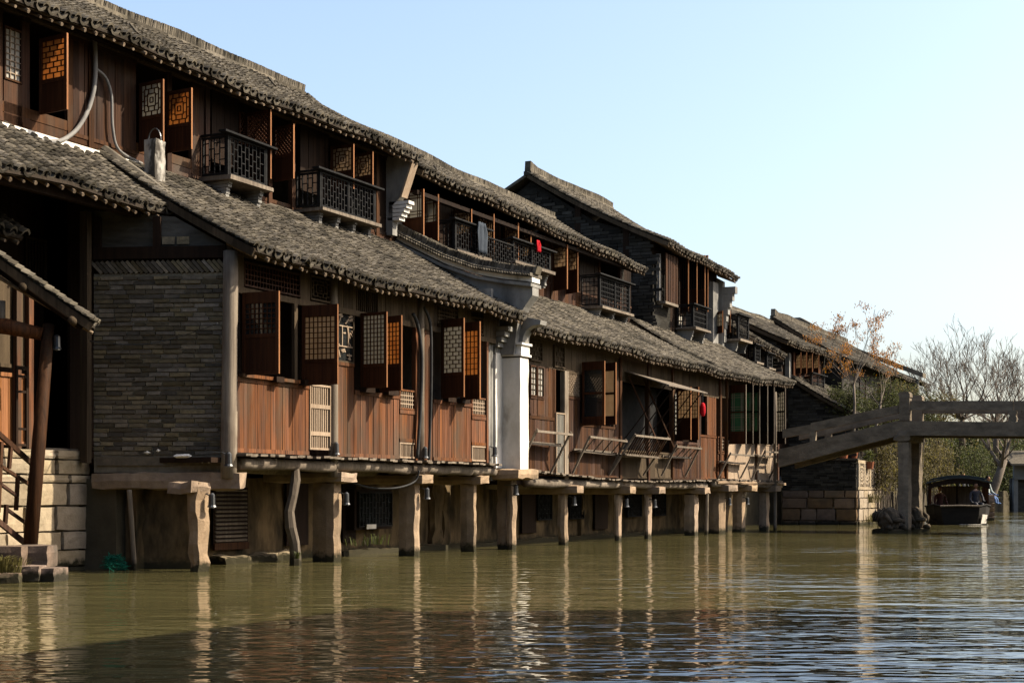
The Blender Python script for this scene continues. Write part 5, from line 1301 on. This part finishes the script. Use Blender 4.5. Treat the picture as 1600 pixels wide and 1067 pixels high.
def canopy(y0, y1, w, z, rise, th):
    mb = MB(); k = 10; pts = [(-w + 2 * w * i / k, z + rise * (1 - (2 * i / k - 1) ** 2)) for i in range(k + 1)]
    mb.prism(pts + [(x, zz - th) for x, zz in reversed(pts)], 'n', y0, y1); return mb
mb = MB(); mb.add([(bwid * .72, -.93, .42), (bwid * .88, -.6, .4), (bwid * .84, -.52, .06), (bwid * .66, -.96, .06)], [(0, 1, 2, 3)]); mb.add([(bwid * .73, -.92, .42), (bwid * .89, -.59, .4), (bwid * .85, -.51, .06), (bwid * .67, -.95, .06)], [(3, 2, 1, 0)]); mb.build("bow_fender", m_white, BT)
canopy(.0, 4.9, bwid * 1.08, 1.68, .22, .06).build("canopy_roof", m_boatroof, BT, smooth=False)
canopy(.5, 4.6, bwid * .92, 1.83, .14, .05).build("canopy_upper_roof", m_boatroof, BT)
canopy(.06, .12, bwid * 1.0, 1.6, .22, .2).build("canopy_valance", m_dark, BT)
boxpart(BT, "cabin_floor", m_dark, -bwid * .9, bwid * .9, -.6, 6, .2, .24)
boxpart(BT, "rear_screen", m_greyw, -bwid * .5, bwid * .85, 4.3, 4.35, .6, 1.55)
boxpart(BT, "screen_post", m_dark, -.1, -.03, .9, .97, .24, 1.7)
Mx = Matrix.Translation((bc, YB, 0)) @ Matrix.Rotation(-.25, 4, 'Z')
person(Mx @ Vector((.62, .12, .34)), .1, "boatman in a dark jacket seated under the canopy at the bow of the covered boat", (.012, .012, .018), (.02, .02, .025), arms=((.2, -.32, .6), (-.28, -.3, .55)))
person(Mx @ Vector((-.72, 1.6, .22)), .2, "passenger in dark red clothes in the shade of the covered boat", (.06, .015, .012), (.02, .02, .02))
# foam at the bow
mb = MB()
for i in range(40):
    x = RD.gauss(.55, .28); y = RD.gauss(-1.1, .12); r = RD.uniform(.02, .06); mb.add([(x - r * 2, y, .015), (x, y - r, .02), (x + r * 2, y, .015), (x, y + r, .03)], [(0, 1, 2, 3)])
fo = bpy.data.objects.new("bow_foam", None); bpy.data.objects.remove(fo)
o = mb.build("foam", m_white, None); o.location = (bc, YB, 0); o.rotation_euler = (0, 0, -.25); tag(o, "white foam churned up at the boat's bow", "foam", kind="stuff")

# stone landing with seated person behind the boat
LP = root_w("landing_pier", (21.6, 70, 0), "small brick landing pier behind the covered boat", "pier")
z = -.2
while z < 1.05:
    for (x0, x1) in ((-.35, .0), (.0, .35)):
        for y in (0, .4, .8): piece("stone_block", m_block2, LP, ((x0 + x1) / 2, y, z + .1), (.34, .39, .19), me=block_mesh(m_block2, RD.randrange(4)))
    z += .2
mb = MB(); mb.rough(-1.9, -.36, 0, 2.0, -.3, .5, seg=.3, amp=.03); mb.build("landing_step", m_block2, LP)
person((21.75, 70.3, .72), .9, "person in grey top and blue jeans sitting on the landing pier", (.22, .25, .24), (.05, .1, .22), legs="hang")
person((21.0, 71.6, .9), .4, "dark-haired person in black coat behind the seated one on the landing", (.015, .015, .02), (.02, .02, .03))

# ------------------------------------------------------------------ racks, clothes, lamps, cables and other small things
def rack(x0, x1, y_top, y_low, n_out, label, slats=0, prop_y=735):
    """wooden shelf rack hung outside: two long rails on struts"""
    n0 = .1; s0, s1 = FA.s(x0, n_out), FA.s(x1, n_out); zt = FA.z((x0 + x1) / 2, y_top, n_out); zlw = FA.z((x0 + x1) / 2, y_low, n_out)
    r_ = root_fa("wooden_rack", (s0 + s1) / 2, .3, label, "rack", "wooden racks hung outside the middle waterside houses")
    nl = max(n_out - .28, n0 + .08)
    for nm, n, z, w in (("top_rail", n_out, zt, .055), ("lower_rail", nl, zlw, .05), ("wall_rail", n0, zlw + .02, .05)):
        mb = MB(); mb.bar((s0 - .06 + RD.uniform(-.03, .03), n, z + RD.uniform(-.02, .02)), (s1 + .06 + RD.uniform(-.03, .03), n + RD.uniform(-.03, .03), z + RD.uniform(-.04, .02)), w, .05); mb.build(nm, m_greyw, r_)
    for s in (s0, s1):
        mb = MB(); mb.bar((s, n_out, zt + .04), (s, .05, 1.7), .045); mb.build("strut", m_greyw, r_)
        mb = MB(); mb.bar((s, n0 - .06, zlw), (s, nl + .04, zlw), .04); mb.build("bearer", m_brown, r_)
    if slats:
        for i in range(slats):
            s = s0 + (s1 - s0) * (i + .5) / slats; mb = MB(); mb.bar((s, n_out, zt), (s, nl, zlw), .026); mb.build("slat", m_greyw if slats < 8 else m_brown, r_)
    mb = MB(); mb.box(s0, s1, n0, nl, zlw - .03, zlw - .005); mb.build("shelf_board", m_greyw, r_)
rack(840, 892, 675, 692, .55, "pale wooden rack beside the white pier")
rack(922, 978, 686, 706, .5, "wooden rack under the glazed shutters of the middle house", slats=4)
rack(993, 1044, 683, 712, .75, "close-slatted wooden rack under the awning board", slats=15)
rack(1058, 1094, 698, 714, .5, "wooden rack between the awning and the red lantern door", slats=4)
rack(1142, 1176, 710, 722, .45, "low wooden rack under the green glass windows")
rack(1196, 1222, 706, 712, .5, "wooden rack at the far corner by the bridge ramp")
# red lantern
o = root_fa("red_lantern", FA.s(1098, .1), .1, "small red paper lantern hanging in the doorway beyond the awning", "lantern")
mb = MB(); s, n, z = FA.s(1098, .12), .12, FA.z(1098, 640, .1); mb.tube([(s, n, z - .2), (s, n, z - .17), (s, n, z - .08), (s, n, z + .08), (s, n, z + .17), (s, n, z + .2)], [.03, .06, .085, .085, .06, .03], 12); mb.build("lantern_body", m_redc, o, smooth=True)
mb = MB(); mb.tube([(s, n, z + .2), (s, n, z + .55)], .012, 5); mb.build("cord", m_metal, o)
# clothes
def cloth(name, x, y0, y1, w, n, mat, label, cat):
    mb = MB(); s = FA.s(x, n); za, zb_ = FA.z(x, y1, n), FA.z(x, y0, n); k = 12; m_ = 8
    for j in range(m_ + 1):
        for i in range(k + 1):
            f = i / k; t = j / m_; ww = w * (.55 + .45 * min(1, t * 3)) * (1 - .15 * t)
            mb.v.append((s + (f - .5) * ww, n + .03 * math.sin(f * 14 + t * 2) + .02 * t, zb_ + (za - zb_) * t))
    for j in range(m_):
        for i in range(k): a = j * (k + 1) + i; mb.f.append((a, a + 1, a + k + 2, a + k + 1))
    off = (s, n); mb.v = [(a - s, -(b - n), z) for a, b, z in mb.v]
    me = bpy.data.meshes.new(name); me.from_pydata(mb.v, [], mb.f); me.materials.append(mat); me.polygons.foreach_set("use_smooth", [True] * len(me.polygons))
    o = bpy.data.objects.new(name, me); o.location = FA.W(s, n); o.rotation_euler = (0, 0, FA.rot); COL.objects.link(o)
    sd_ = o.modifiers.new("thickness", 'SOLIDIFY'); sd_.thickness = .012
    return tag(o, label, cat)
cloth("hanging_coat", 752, 348, 396, .55, NA + .75, m_denim, "grey-blue coat hung over the middle balcony rail", "coat")
cloth("hanging_shirt", 840, 376, 394, .25, NA + .78, m_redc, "red shirt hung over the balcony rail above the parapet", "shirt")

def lamp(x, y, n, label, flip=1):
    s = FA.s(x, n); z = FA.z(x, y, n)
    o = root_fa("wall_lamp", s, n, label, "lamp", "black lamps fixed to the house posts")
    mb = MB(); mb.tube([(s, n, z - .06), (s, n, z + .1), (s, n, z + .13)], [.055, .05, .02], 10); mb.build("lamp_body", m_metal, o, smooth=False)
    mb = MB(); mb.tube([(s, n, z - .09), (s, n, z - .06)], [.075, .06], 10); mb.build("lamp_hood", m_metal, o)
    mb = MB(); mb.tube([(s, n, z - .105), (s, n, z - .088)], .05, 10); mb.build("lens", m_lampg, o)
    mb = MB(); mb.tube([(s, n - .01, z + .08), (s - .02, n - .1, z + .12), (s - .04, n - .26, z + .12)], .012, 5); mb.build("bracket", m_metal, o)
for x, y, n, l in ((89, 536, -1.4, "black lamp on top of the leaning porch post"), (357, 719, .25, "black lamp at the foot of the big corner post"), (331, 783, .1, "black lamp on the nearest scalloped stone pier"),
                   (525, 702, .12, "black lamp at the foot of the post right of the lattice gate"), (541, 780, .14, "black lamp on the pier right of the lattice gate"), (664, 708, .12, "black lamp between the drain pipes"),
                   (667, 772, .14, "black lamp under the drain pipes"), (773, 706, .05, "black lamp at the foot of the white pier"), (806, 766, .3, "black lamp beneath the white pier"), (897, 783, .16, "black lamp on the pier below the glazed shutters"),
                   (979, 786, .16, "black lamp on the pier below the close-slatted rack"), (1023, 787, .16, "black lamp on the pier below the awning"), (1140, 784, .2, "black lamp on the pier below the green glass windows"), (1168, 783, .2, "black lamp on the pier next to the bridge ramp")):
    lamp(x, y, n, l)
def cable(name, pts, r, mat, label, cat, k=7):
    w = [FA.W(FA.s(x, n), n, FA.z(x, y, n)) for x, y, n in pts]
    out = []
    for i in range(len(w) - 1):
        p0, p1, p2, p3 = w[max(i - 1, 0)], w[i], w[i + 1], w[min(i + 2, len(w) - 1)]
        for t in [j / 6 for j in range(6)]:
            out.append(.5 * ((2 * p1) + (-p0 + p2) * t + (2 * p0 - 5 * p1 + 4 * p2 - p3) * t * t + (-p0 + 3 * p1 - 3 * p2 + p3) * t ** 3))
    out.append(w[-1]); c = out[0].copy(); mb = MB(); mb.tube([p - c for p in out], r, k); o = mb.build(name, mat, None, smooth=True); o.location = c; return tag(o, label, cat)
cn = NA + .1
cable("cable", [(-40, 188, cn), (20, 205, cn), (80, 222, cn + .05), (112, 210, cn), (133, 182, cn), (145, 148, cn), (149, 112, cn), (148, 62, cn)], .038, m_cable, "thick grey cable sleeve looping up the near upper wall from the roof joint", "cable")
cable("cable", [(150, 108, cn), (165, 122, cn), (174, 150, cn), (176, 200, cn), (186, 235, cn), (222, 256, cn)], .026, m_cable, "thinner grey cable curving down the near upper wall to the chimney", "cable")
cable("drain_pipe", [(645, 490, .1), (653, 510, .12), (659, 560, .12), (657, 640, .12), (652, 716, .12)], .035, m_pipe, "dark drain pipe bending down the wooden post between the shutters", "pipe")
cable("drain_pipe", [(662, 480, .1), (672, 505, .12), (674, 560, .12), (673, 640, .12), (670, 722, .12)], .03, m_pipe, "second dark drain pipe right of the wooden post between the shutters", "pipe")
cable("cable", [(655, 735, .15), (648, 752, .1), (620, 762, 0), (580, 762, -.3), (545, 752, -.5)], .02, m_pipe, "black cable sagging under the near deck", "cable")
cable("wire", [(140, 533, -1.95), (190, 538, -1.5), (240, 536, -1.05), (300, 520, -.45), (340, 505, -.0)], .008, m_metal, "thin black wire sagging across the brick side wall", "wire", 4)
# floating pole, net, plants
o = cable("mooring_pole", [(202, 765, -1.4), (206, 820, -1.4), (211, 900, -1.4)], .04, m_greyw, "slim pole standing in the water under the brick side wall", "pole")
p = PX(178, 882, 24.2)
nt_ = root_w("fishing_net", (p.x, p.y, 0), "bunched green fishing net at the foot of the embankment", "net")
mb = MB()
for i in range(260):
    a, h = RD.uniform(0, 6.28), RD.random(); rr = .2 * (1 - .6 * h) * RD.uniform(.6, 1.1); c = Vector((rr * math.cos(a), rr * math.sin(a), .02 + .22 * h)); d = Vector((RD.uniform(-1, 1), RD.uniform(-1, 1), RD.uniform(-.6, .6))).normalized() * .07
    mb.bar(c - d, c + d, .006)
tag(mb.build("mesh_strands", m_net, nt_), kind="stuff")
def tuft(x, y, Y, n, h, mat, label, spread=.2, name="grass_tuft", cat="grass"):
    p = PX(x, y, Y); mb = MB()
    for i in range(n):
        a = RD.uniform(0, 6.28); r = RD.uniform(0, spread); b = Vector((r * math.cos(a), r * math.sin(a), 0)); l = h * RD.uniform(.5, 1.1); lean = Vector((math.cos(a), math.sin(a), 0)) * l * RD.uniform(.2, .9)
        sd_ = Vector((-math.sin(a), math.cos(a), 0)) * .008; m1 = b + lean * .35 + Vector((0, 0, l * .7)); tip = b + lean + Vector((0, 0, l * .75))
        mb.add([b - sd_, b + sd_, m1 + sd_, m1 - sd_, tip], [(0, 1, 2, 3), (3, 2, 4)])
    o = mb.build(name, mat, None); o.location = p; return tag(o, label, cat, kind="stuff")
tuft(5, 900, 21.0, 300, .35, m_grass, "dry grass tuft growing from the stones at the near water's edge", .3)
tuft(560, 852, 27.5, 26, .22, m_leafg, "weeds on the shaded ledge under the near deck", .4, "weeds", "weeds")
tuft(590, 850, 28.2, 30, .25, m_leafg, "weeds on the ledge beneath the lattice window under the near deck", .3, "weeds", "weeds")
tuft(464, 872, 25.6, 40, .15, m_leafg, "small green sprout at the foot of the timber prop", .06, "weeds", "weeds")
tuft(1358, 785, 61.5, 120, .5, m_grass, "weeds hanging on the sunlit quay face", .5, "weeds", "weeds")
tuft(1362, 815, 61.5, 120, .4, m_grass, "weeds at the foot of the sunlit quay face", .6, "weeds", "weeds")
# bits of litter on the string course of the brick wall
for x, y, w, lb in ((247, 704, .07, "white cup standing on the ledge below the brick side wall"), (230, 707, .12, "pale rag left of the white cup on the brick wall ledge"), (285, 712, .3, "long pale plastic sheet on the ledge below the brick side wall"), (326, 722, .12, "crumpled white scrap at the ledge end by the corner post"), (316, 723, .08, "small yellowish scrap beside the crumpled white one on the ledge")):
    p = PX(x, y, 24.25 - (x - 230) * .0008); mb = MB(); mb.rough(-w / 2, w / 2, -.04, .04, -.03, .03, seg=.05, amp=.01); o = mb.build("rag", m_white, None); o.location = (p.x, p.y, max(p.z, 1.72)); tag(o, lb, "rag", "pale scraps on the ledge")
# potted plants on the quay
def pot(x, Y, zb_, r, h, label):
    p = PX(x, 700, Y); o = root_w("potted_plant", (p.x, Y, zb_), label, "plant", "flower pots along the quay")
    mb = MB(); mb.tube([(0, 0, 0), (0, 0, h * .8), (0, 0, h)], [r * .75, r, r * 1.05], 12); mb.build("pot", m_terra, o)
    mb = MB()
    for i in range(160):
        a = RD.uniform(0, 6.28); q = Vector((math.cos(a) * RD.uniform(0, r * 1.6), math.sin(a) * RD.uniform(0, r * 1.6), h + RD.uniform(0, .45))); d = Vector((RD.uniform(-1, 1), RD.uniform(-1, 1), RD.uniform(-.3, 1))).normalized() * .07; e = d.cross(Vector((.3, .8, .2))).normalized() * .025
        mb.add([q - d, q + e, q + d, q - e], [(0, 1, 2, 3)])
    mb.build("foliage", m_leafg, o)
for x, Y, l in ((1318, 60.4, "flower pot on the quay corner left of the balustrade"), (1333, 60.8, "flower pot standing on the very corner of the quay"), (1358, 61.4, "flower pot behind the pierced balustrade"), (1300, 60.3, "dark flower pot on the brick parapet under the ramp")): pot(x, Y, 2.6 if x < 1340 else 2.2, .2, .3, l)

# ------------------------------------------------------------------ trees
def grow(mb, p, d, l, r, depth, rnd, up=.15, spread=.6, kids=(2, 3), tips=None, shrink=.74, k=5, segs=3, rmin=.006):
    pts = [p]; rad = [r]; q = p.copy(); dd = d.copy()
    for i in range(segs):
        dd = (dd + Vector((rnd.uniform(-1, 1), rnd.uniform(-1, 1), rnd.uniform(-.6, 1) * .8)) * .14 + Vector((0, 0, up * .3))).normalized(); q = q + dd * (l / segs); pts.append(q.copy()); rad.append(max(rmin, r * (1 - .42 * (i + 1) / segs)))
    mb.tube(pts, rad, k if depth > 2 else 3, cap=False)
    if depth == 0:
        if tips is not None: tips.append((q.copy(), dd.copy()))
        return
    for i in range(rnd.randint(*kids)):
        t = rnd.uniform(.45, 1.0) if i else 1.0; b = pts[min(segs, max(1, int(round(t * segs))))]
        nd = (dd + Vector((rnd.uniform(-1, 1), rnd.uniform(-1, 1), rnd.uniform(-.5, .8))) * spread + Vector((0, 0, up))).normalized()
        grow(mb, b, nd, l * shrink * rnd.uniform(.8, 1.15), max(rmin, rad[-1] * (.85 if i == 0 else .66)), depth - 1, rnd, up, spread, kids, tips, shrink, k, segs, rmin)
def leaves(mb, c, n, rad, size, rnd, hang=0.0):
    for i in range(n):
        q = c + Vector((rnd.gauss(0, 1), rnd.gauss(0, 1), rnd.gauss(0, .8))) * rad; d = Vector((rnd.uniform(-1, 1), rnd.uniform(-1, 1), rnd.uniform(-1, .6) - hang)).normalized() * size * rnd.uniform(.6, 1.2); e = d.cross(Vector((rnd.uniform(-1, 1), .5, rnd.uniform(-1, 1)))).normalized() * size * .32
        mb.add([q - d, q + e, q + d, q - e], [(0, 1, 2, 3)])
def bare_tree(x, y, Y, h, label, seed, depth=6, spread=.55, r=.14, kids=(2, 3), mat=m_bark, up=.05, lean=(0, 0), leafy=0, group="bare trees beyond the bridge", rmin=.012, trunk=.2, shrink=.74, limbs=7, fan=.9):
    """short trunk, limbs fanning up and out, finer and finer twigs"""
    rnd = random.Random(seed); p = PX(x, y, Y); o = root_w("bare_tree", (p.x, Y, p.z), label, "tree", group)
    tr, cr, tips = MB(), MB(), []; top = Vector((lean[0] * h, lean[1] * h, h * trunk))
    tr.tube([(0, 0, -1.0), (0, 0, 0), tuple(top * .5 + Vector((.03, 0, 0))), tuple(top)], [r * 1.3, r * 1.15, r, r * .85], 8); tr.build("trunk", mat, o, smooth=True)
    for i in range(limbs):
        a = i * 2.4 + rnd.uniform(-.4, .4); t = fan * math.sqrt((i + .4) / limbs); d = Vector((math.cos(a) * math.sin(t), math.sin(a) * math.sin(t), math.cos(t)))
        grow(cr, top * rnd.uniform(.75, 1.0), d, h * rnd.uniform(.2, .27), r * rnd.uniform(.4, .62), depth - 1, rnd, up, spread, kids, tips, shrink=shrink, rmin=rmin)
    cr.build("crown", mat, o)
    if leafy:
        lf = MB()
        for t, d in tips:
            if rnd.random() < .5: leaves(lf, t - d * .1, leafy, .1, .055, rnd, .9)
        lf.build("foliage", m_leafo, o)
    return o
bare_tree(1334, 662, 57, 4.0, "slender tree with last orange leaf clusters left of the bridge post", 5, depth=5, spread=.5, r=.05, kids=(2, 2), leafy=30, rmin=.006, trunk=.38, up=.1, limbs=5, fan=.95, mat=m_barkp, group="trees with last orange leaves")
bare_tree(1368, 668, 60, 4.2, "second slender tree with orange leaves just left of the bridge newel post", 9, depth=5, spread=.55, r=.055, kids=(2, 2), leafy=34, rmin=.006, trunk=.24, up=.08, limbs=5, fan=1.1, lean=(.05, 0), mat=m_barkp, group="trees with last orange leaves")
bare_tree(1503, 672, 84, 6.3, "wide bare tree with fan of dark branches above the bridge rail", 21, depth=7, spread=.5, r=.14, rmin=.0085, trunk=.1, limbs=15, fan=1.15, mat=m_twig, kids=(2, 2))
bare_tree(1556, 690, 92, 7.0, "bare tree with fine branches right of the widest bare tree", 33, depth=7, spread=.5, r=.14, rmin=.009, trunk=.15, limbs=14, fan=1.1, mat=m_twig, kids=(2, 2))
bare_tree(1606, 700, 105, 7.4, "pale twiggy bare tree at the right edge above the bridge", 37, depth=7, spread=.5, r=.14, rmin=.011, mat=m_twig, trunk=.15, limbs=14, fan=1.1, kids=(2, 2))
bare_tree(1462, 690, 95, 6.0, "small bare tree left of the widest bare tree", 57, depth=7, spread=.5, r=.1, rmin=.009, mat=m_twig, trunk=.15, limbs=8, fan=1.0, kids=(2, 2))
bare_tree(1545, 785, 80, 6.6, "leaning bare waterside tree seen under the bridge span", 41, depth=5, spread=.65, r=.22, rmin=.015, trunk=.34, lean=(.12, 0), mat=m_barkp, limbs=4, fan=1.1)
def bush(x, y, Y, w, h, label, seed, mat=m_leafg, n=1400, stems=8, size=.1, name="shrub", cat="shrub", group="green shrubs behind the bridge", upright=False):
    rnd = random.Random(seed); p = PX(x, y, Y); o = root_w(name, (p.x, Y, p.z), label, cat, group); st, lf = MB(), MB()
    for i in range(stems):
        a = rnd.uniform(0, 6.28); b = Vector((math.cos(a), math.sin(a), 0)) * w * rnd.uniform(.1, .45); t = b * (1.1 if upright else 1.6) + Vector((rnd.uniform(-.2, .2), rnd.uniform(-.2, .2), h * rnd.uniform(.7, 1.0))); mid_ = (b + t) / 2 + Vector((rnd.uniform(-.1, .1), rnd.uniform(-.1, .1), .1))
        st.tube([tuple(b - Vector((0, 0, .6))), tuple(b), tuple(mid_), tuple(t)], [.025, .025, .02, .008], 5, cap=False)
        for k in range(max(2, n // stems // 24)):
            f = rnd.uniform(.25 if upright else .05, 1.05) ** .8; c = (b.lerp(mid_, f * 2) if f < .5 else mid_.lerp(t, min(1, f * 2 - 1))) + Vector((rnd.gauss(0, .16), rnd.gauss(0, .16), rnd.gauss(0, .12))) * w * .8
            leaves(lf, c, 24, .13 * w + .03, size, rnd, .5 if upright else 0)
    st.build("stems", m_barkp if upright else m_bark, o); lf.build("foliage", mat, o); return o
for i, (x, y, Y, w, h, l, mt) in enumerate(((1350, 690, 62, 1.1, 1.7, "dark evergreen shrub behind the bridge ramp left of the newel post", m_leafg), (1385, 690, 64, 1.3, 2.6, "evergreen shrub directly behind the newel post", m_leafg),
        (1425, 690, 66, 1.3, 2.2, "green shrub just right of the newel post", m_leafg), (1322, 670, 61, .9, 1.6, "small shrub above the quay under the orange leaves", m_leafg), (1452, 690, 72, 1.5, 2.2, "dull olive shrub below the bare tree", m_leafb), (1412, 650, 70, 1.2, 1.5, "olive bush top above the bridge rail by the newel post", m_leafb))):
    bush(x, y, Y, w, h, l, 70 + i, mt, n=3600, size=.07)
for i, (x, Y, w, h, l, mt) in enumerate(((1378, 63, 1.2, 3.3, "bamboo clump beside the sunlit quay face", m_leafb), (1400, 65.5, 1.2, 3.6, "bamboo clump right behind the bridge pier", m_leafb), (1424, 65.5, 1.1, 3.5, "bamboo clump right of the bridge pier", m_leafb), (1446, 67.5, 1.2, 3.4, "bamboo clump left of the boat canopy", m_leafb),
        (1468, 70.5, 1.3, 3.3, "bamboo clump behind the boat canopy", m_leafb), (1490, 73, 1.3, 3.0, "darker bamboo clump behind the boat's right side", m_leafg), (1512, 77, 1.4, 3.0, "green clump near the landing pier", m_leafg), (1530, 84, 1.6, 3.2, "leafy clump behind the seated people", m_leafg), (1565, 112, 3.0, 4.0, "distant bush on the far bank", m_leafg), (1595, 118, 3.0, 4.4, "distant bush at the right edge of the far bank", m_leafg), (1540, 120, 3.5, 5.0, "distant bush behind the leaning tree", m_leafb))):
    y = HY + (CZ - .5) / Y * FPX
    bush(x, y, Y, w, h, l, 90 + i, mt, n=3400, stems=14, size=.075 if Y < 100 else .2, name="bamboo_clump" if i < 6 else "shrub", cat="bamboo" if i < 6 else "shrub", group="bamboo along the bank" if i < 6 else "bushes on the far bank", upright=i < 6)

for i, (x, Y, w, h) in enumerate(((1452, 128, 3.2, 6.0), (1478, 134, 3.6, 6.6), (1506, 130, 3.4, 5.6), (1534, 138, 3.8, 6.4), (1562, 134, 3.6, 5.8), (1590, 142, 4.0, 6.6), (1620, 138, 4.0, 6.2), (1650, 145, 4.0, 7.0))):
    nth = ("first", "second", "third", "fourth", "fifth", "sixth", "seventh", "eighth")[i]
    bush(x, HY + (CZ - 1.2) / Y * FPX, Y, w, h, nth + " from the left in the brownish tree row closing the far bank", 130 + i, m_leafb if i % 2 else m_leafg, n=3000, stems=12, size=.22, name="far_tree", cat="tree", group="far tree row behind the bridge")

# far covered bridge / gallery at the right edge
GB = root_w("waterside_gallery", (36, 104, 0), "distant grey gallery building on piers at the right edge", "building")
boxpart(GB, "wall", m_wallg, -2.0, 8, 0, .3, 2.2, 3.3); boxpart(GB, "base", m_gable, -2.0, 8, .6, 1, -.5, 2.3)
for i in range(6): boxpart(GB, "pier", m_wallg, -2.0 + i * 1.8, -1.7 + i * 1.8, .1, .45, -.5, 2.25)
mb = MB(); mb.prism([(-1.0, 3.25), (1.5, 4.2), (4, 3.25), (4, 3.15), (1.5, 4.05), (-1.0, 3.12)], 's', -2.5, 9); mb.build("roof", m_tile, GB)

# ------------------------------------------------------------------ unseen canal street, beside and behind the camera, added to shade water and piers
def plain_house(s0, s1, n0, n1, h, label, side):
    o = root_fa("unseen_house", (s0 + s1) / 2, (n0 + n1) / 2, label, "house")
    f = n1 if side > 0 else n0; b = n0 if side > 0 else n1; mid_ = (n0 + n1) / 2
    mb = MB(); mb.box(s0, s1, n0, n1, -.5, h); mb.build("wall", m_brown, o)
    mb = MB(); mb.prism([(n0 - .6, h - .1), (mid_, h + 2.2), (n1 + .6, h - .1), (n1 + .6, h - .22), (mid_, h + 2.05), (n0 - .6, h - .22)], 's', s0 - .3, s1 + .3); mb.build("roof", m_tile, o)
    k = max(2, int((s1 - s0) / 2.5))
    for lev in (2.6, 5.4):
        if lev + 1.3 < h:
            for i in range(k):
                a = s0 + (i + .25) * (s1 - s0) / k; q = boxpart(o, "window", m_shut, a, a + 1.2, f - .03, f + .03, lev, lev + 1.3)
                for u in (.1, .65): piece("pane", m_paperw, q, (a + u + .22, f + .04 * side, lev + .75), (.44, .02, .8))
plain_house(-16, -6.4, -8.5, -1.8, 7.6, "timber house added on the near bank, out of view on the left", 1)
plain_house(-34, -16.6, -9, -1.6, 8.0, "longer unseen timber house added on the near bank behind the camera", 1)
for a, b, h, l in ((-52, -27, 7.2, "large unseen timber house added on the photographer's bank behind the camera"), (-26.5, -1, 9.3, "tall unseen timber house, shaped to shade the water, on the photographer's bank, right of the camera"), (26, 44, 5.4, "low unseen timber house added farther along the photographer's bank")): plain_house(a, b, 15.6, 22, h, l, -1)
# leaves and scum drifting near the banks
mb = MB()
for i in range(420):
    c = RD.choice(((-4.5, -1.0, 2.2), (2.0, .6, 1.4), (9, .8, 1.0), (18, .8, 1.2), (-8, 1.0, 3.0))); s_, n_ = RD.gauss(c[0], 2.5), c[1] + abs(RD.gauss(0, c[2])); p = FA.W(s_, n_); r = RD.uniform(.008, .03); a = RD.uniform(0, 6.28)
    e1, e2 = Vector((math.cos(a), math.sin(a), 0)) * r, Vector((-math.sin(a), math.cos(a), 0)) * r * .5; q = Vector((p.x, p.y, .006)); mb.add([q - e1, q + e2, q + e1, q - e2], [(0, 1, 2, 3)])
tag(mb.build("floating_leaves", m_grass, None), "dead leaves drifting on the canal near the piers", "leaves", kind="stuff")
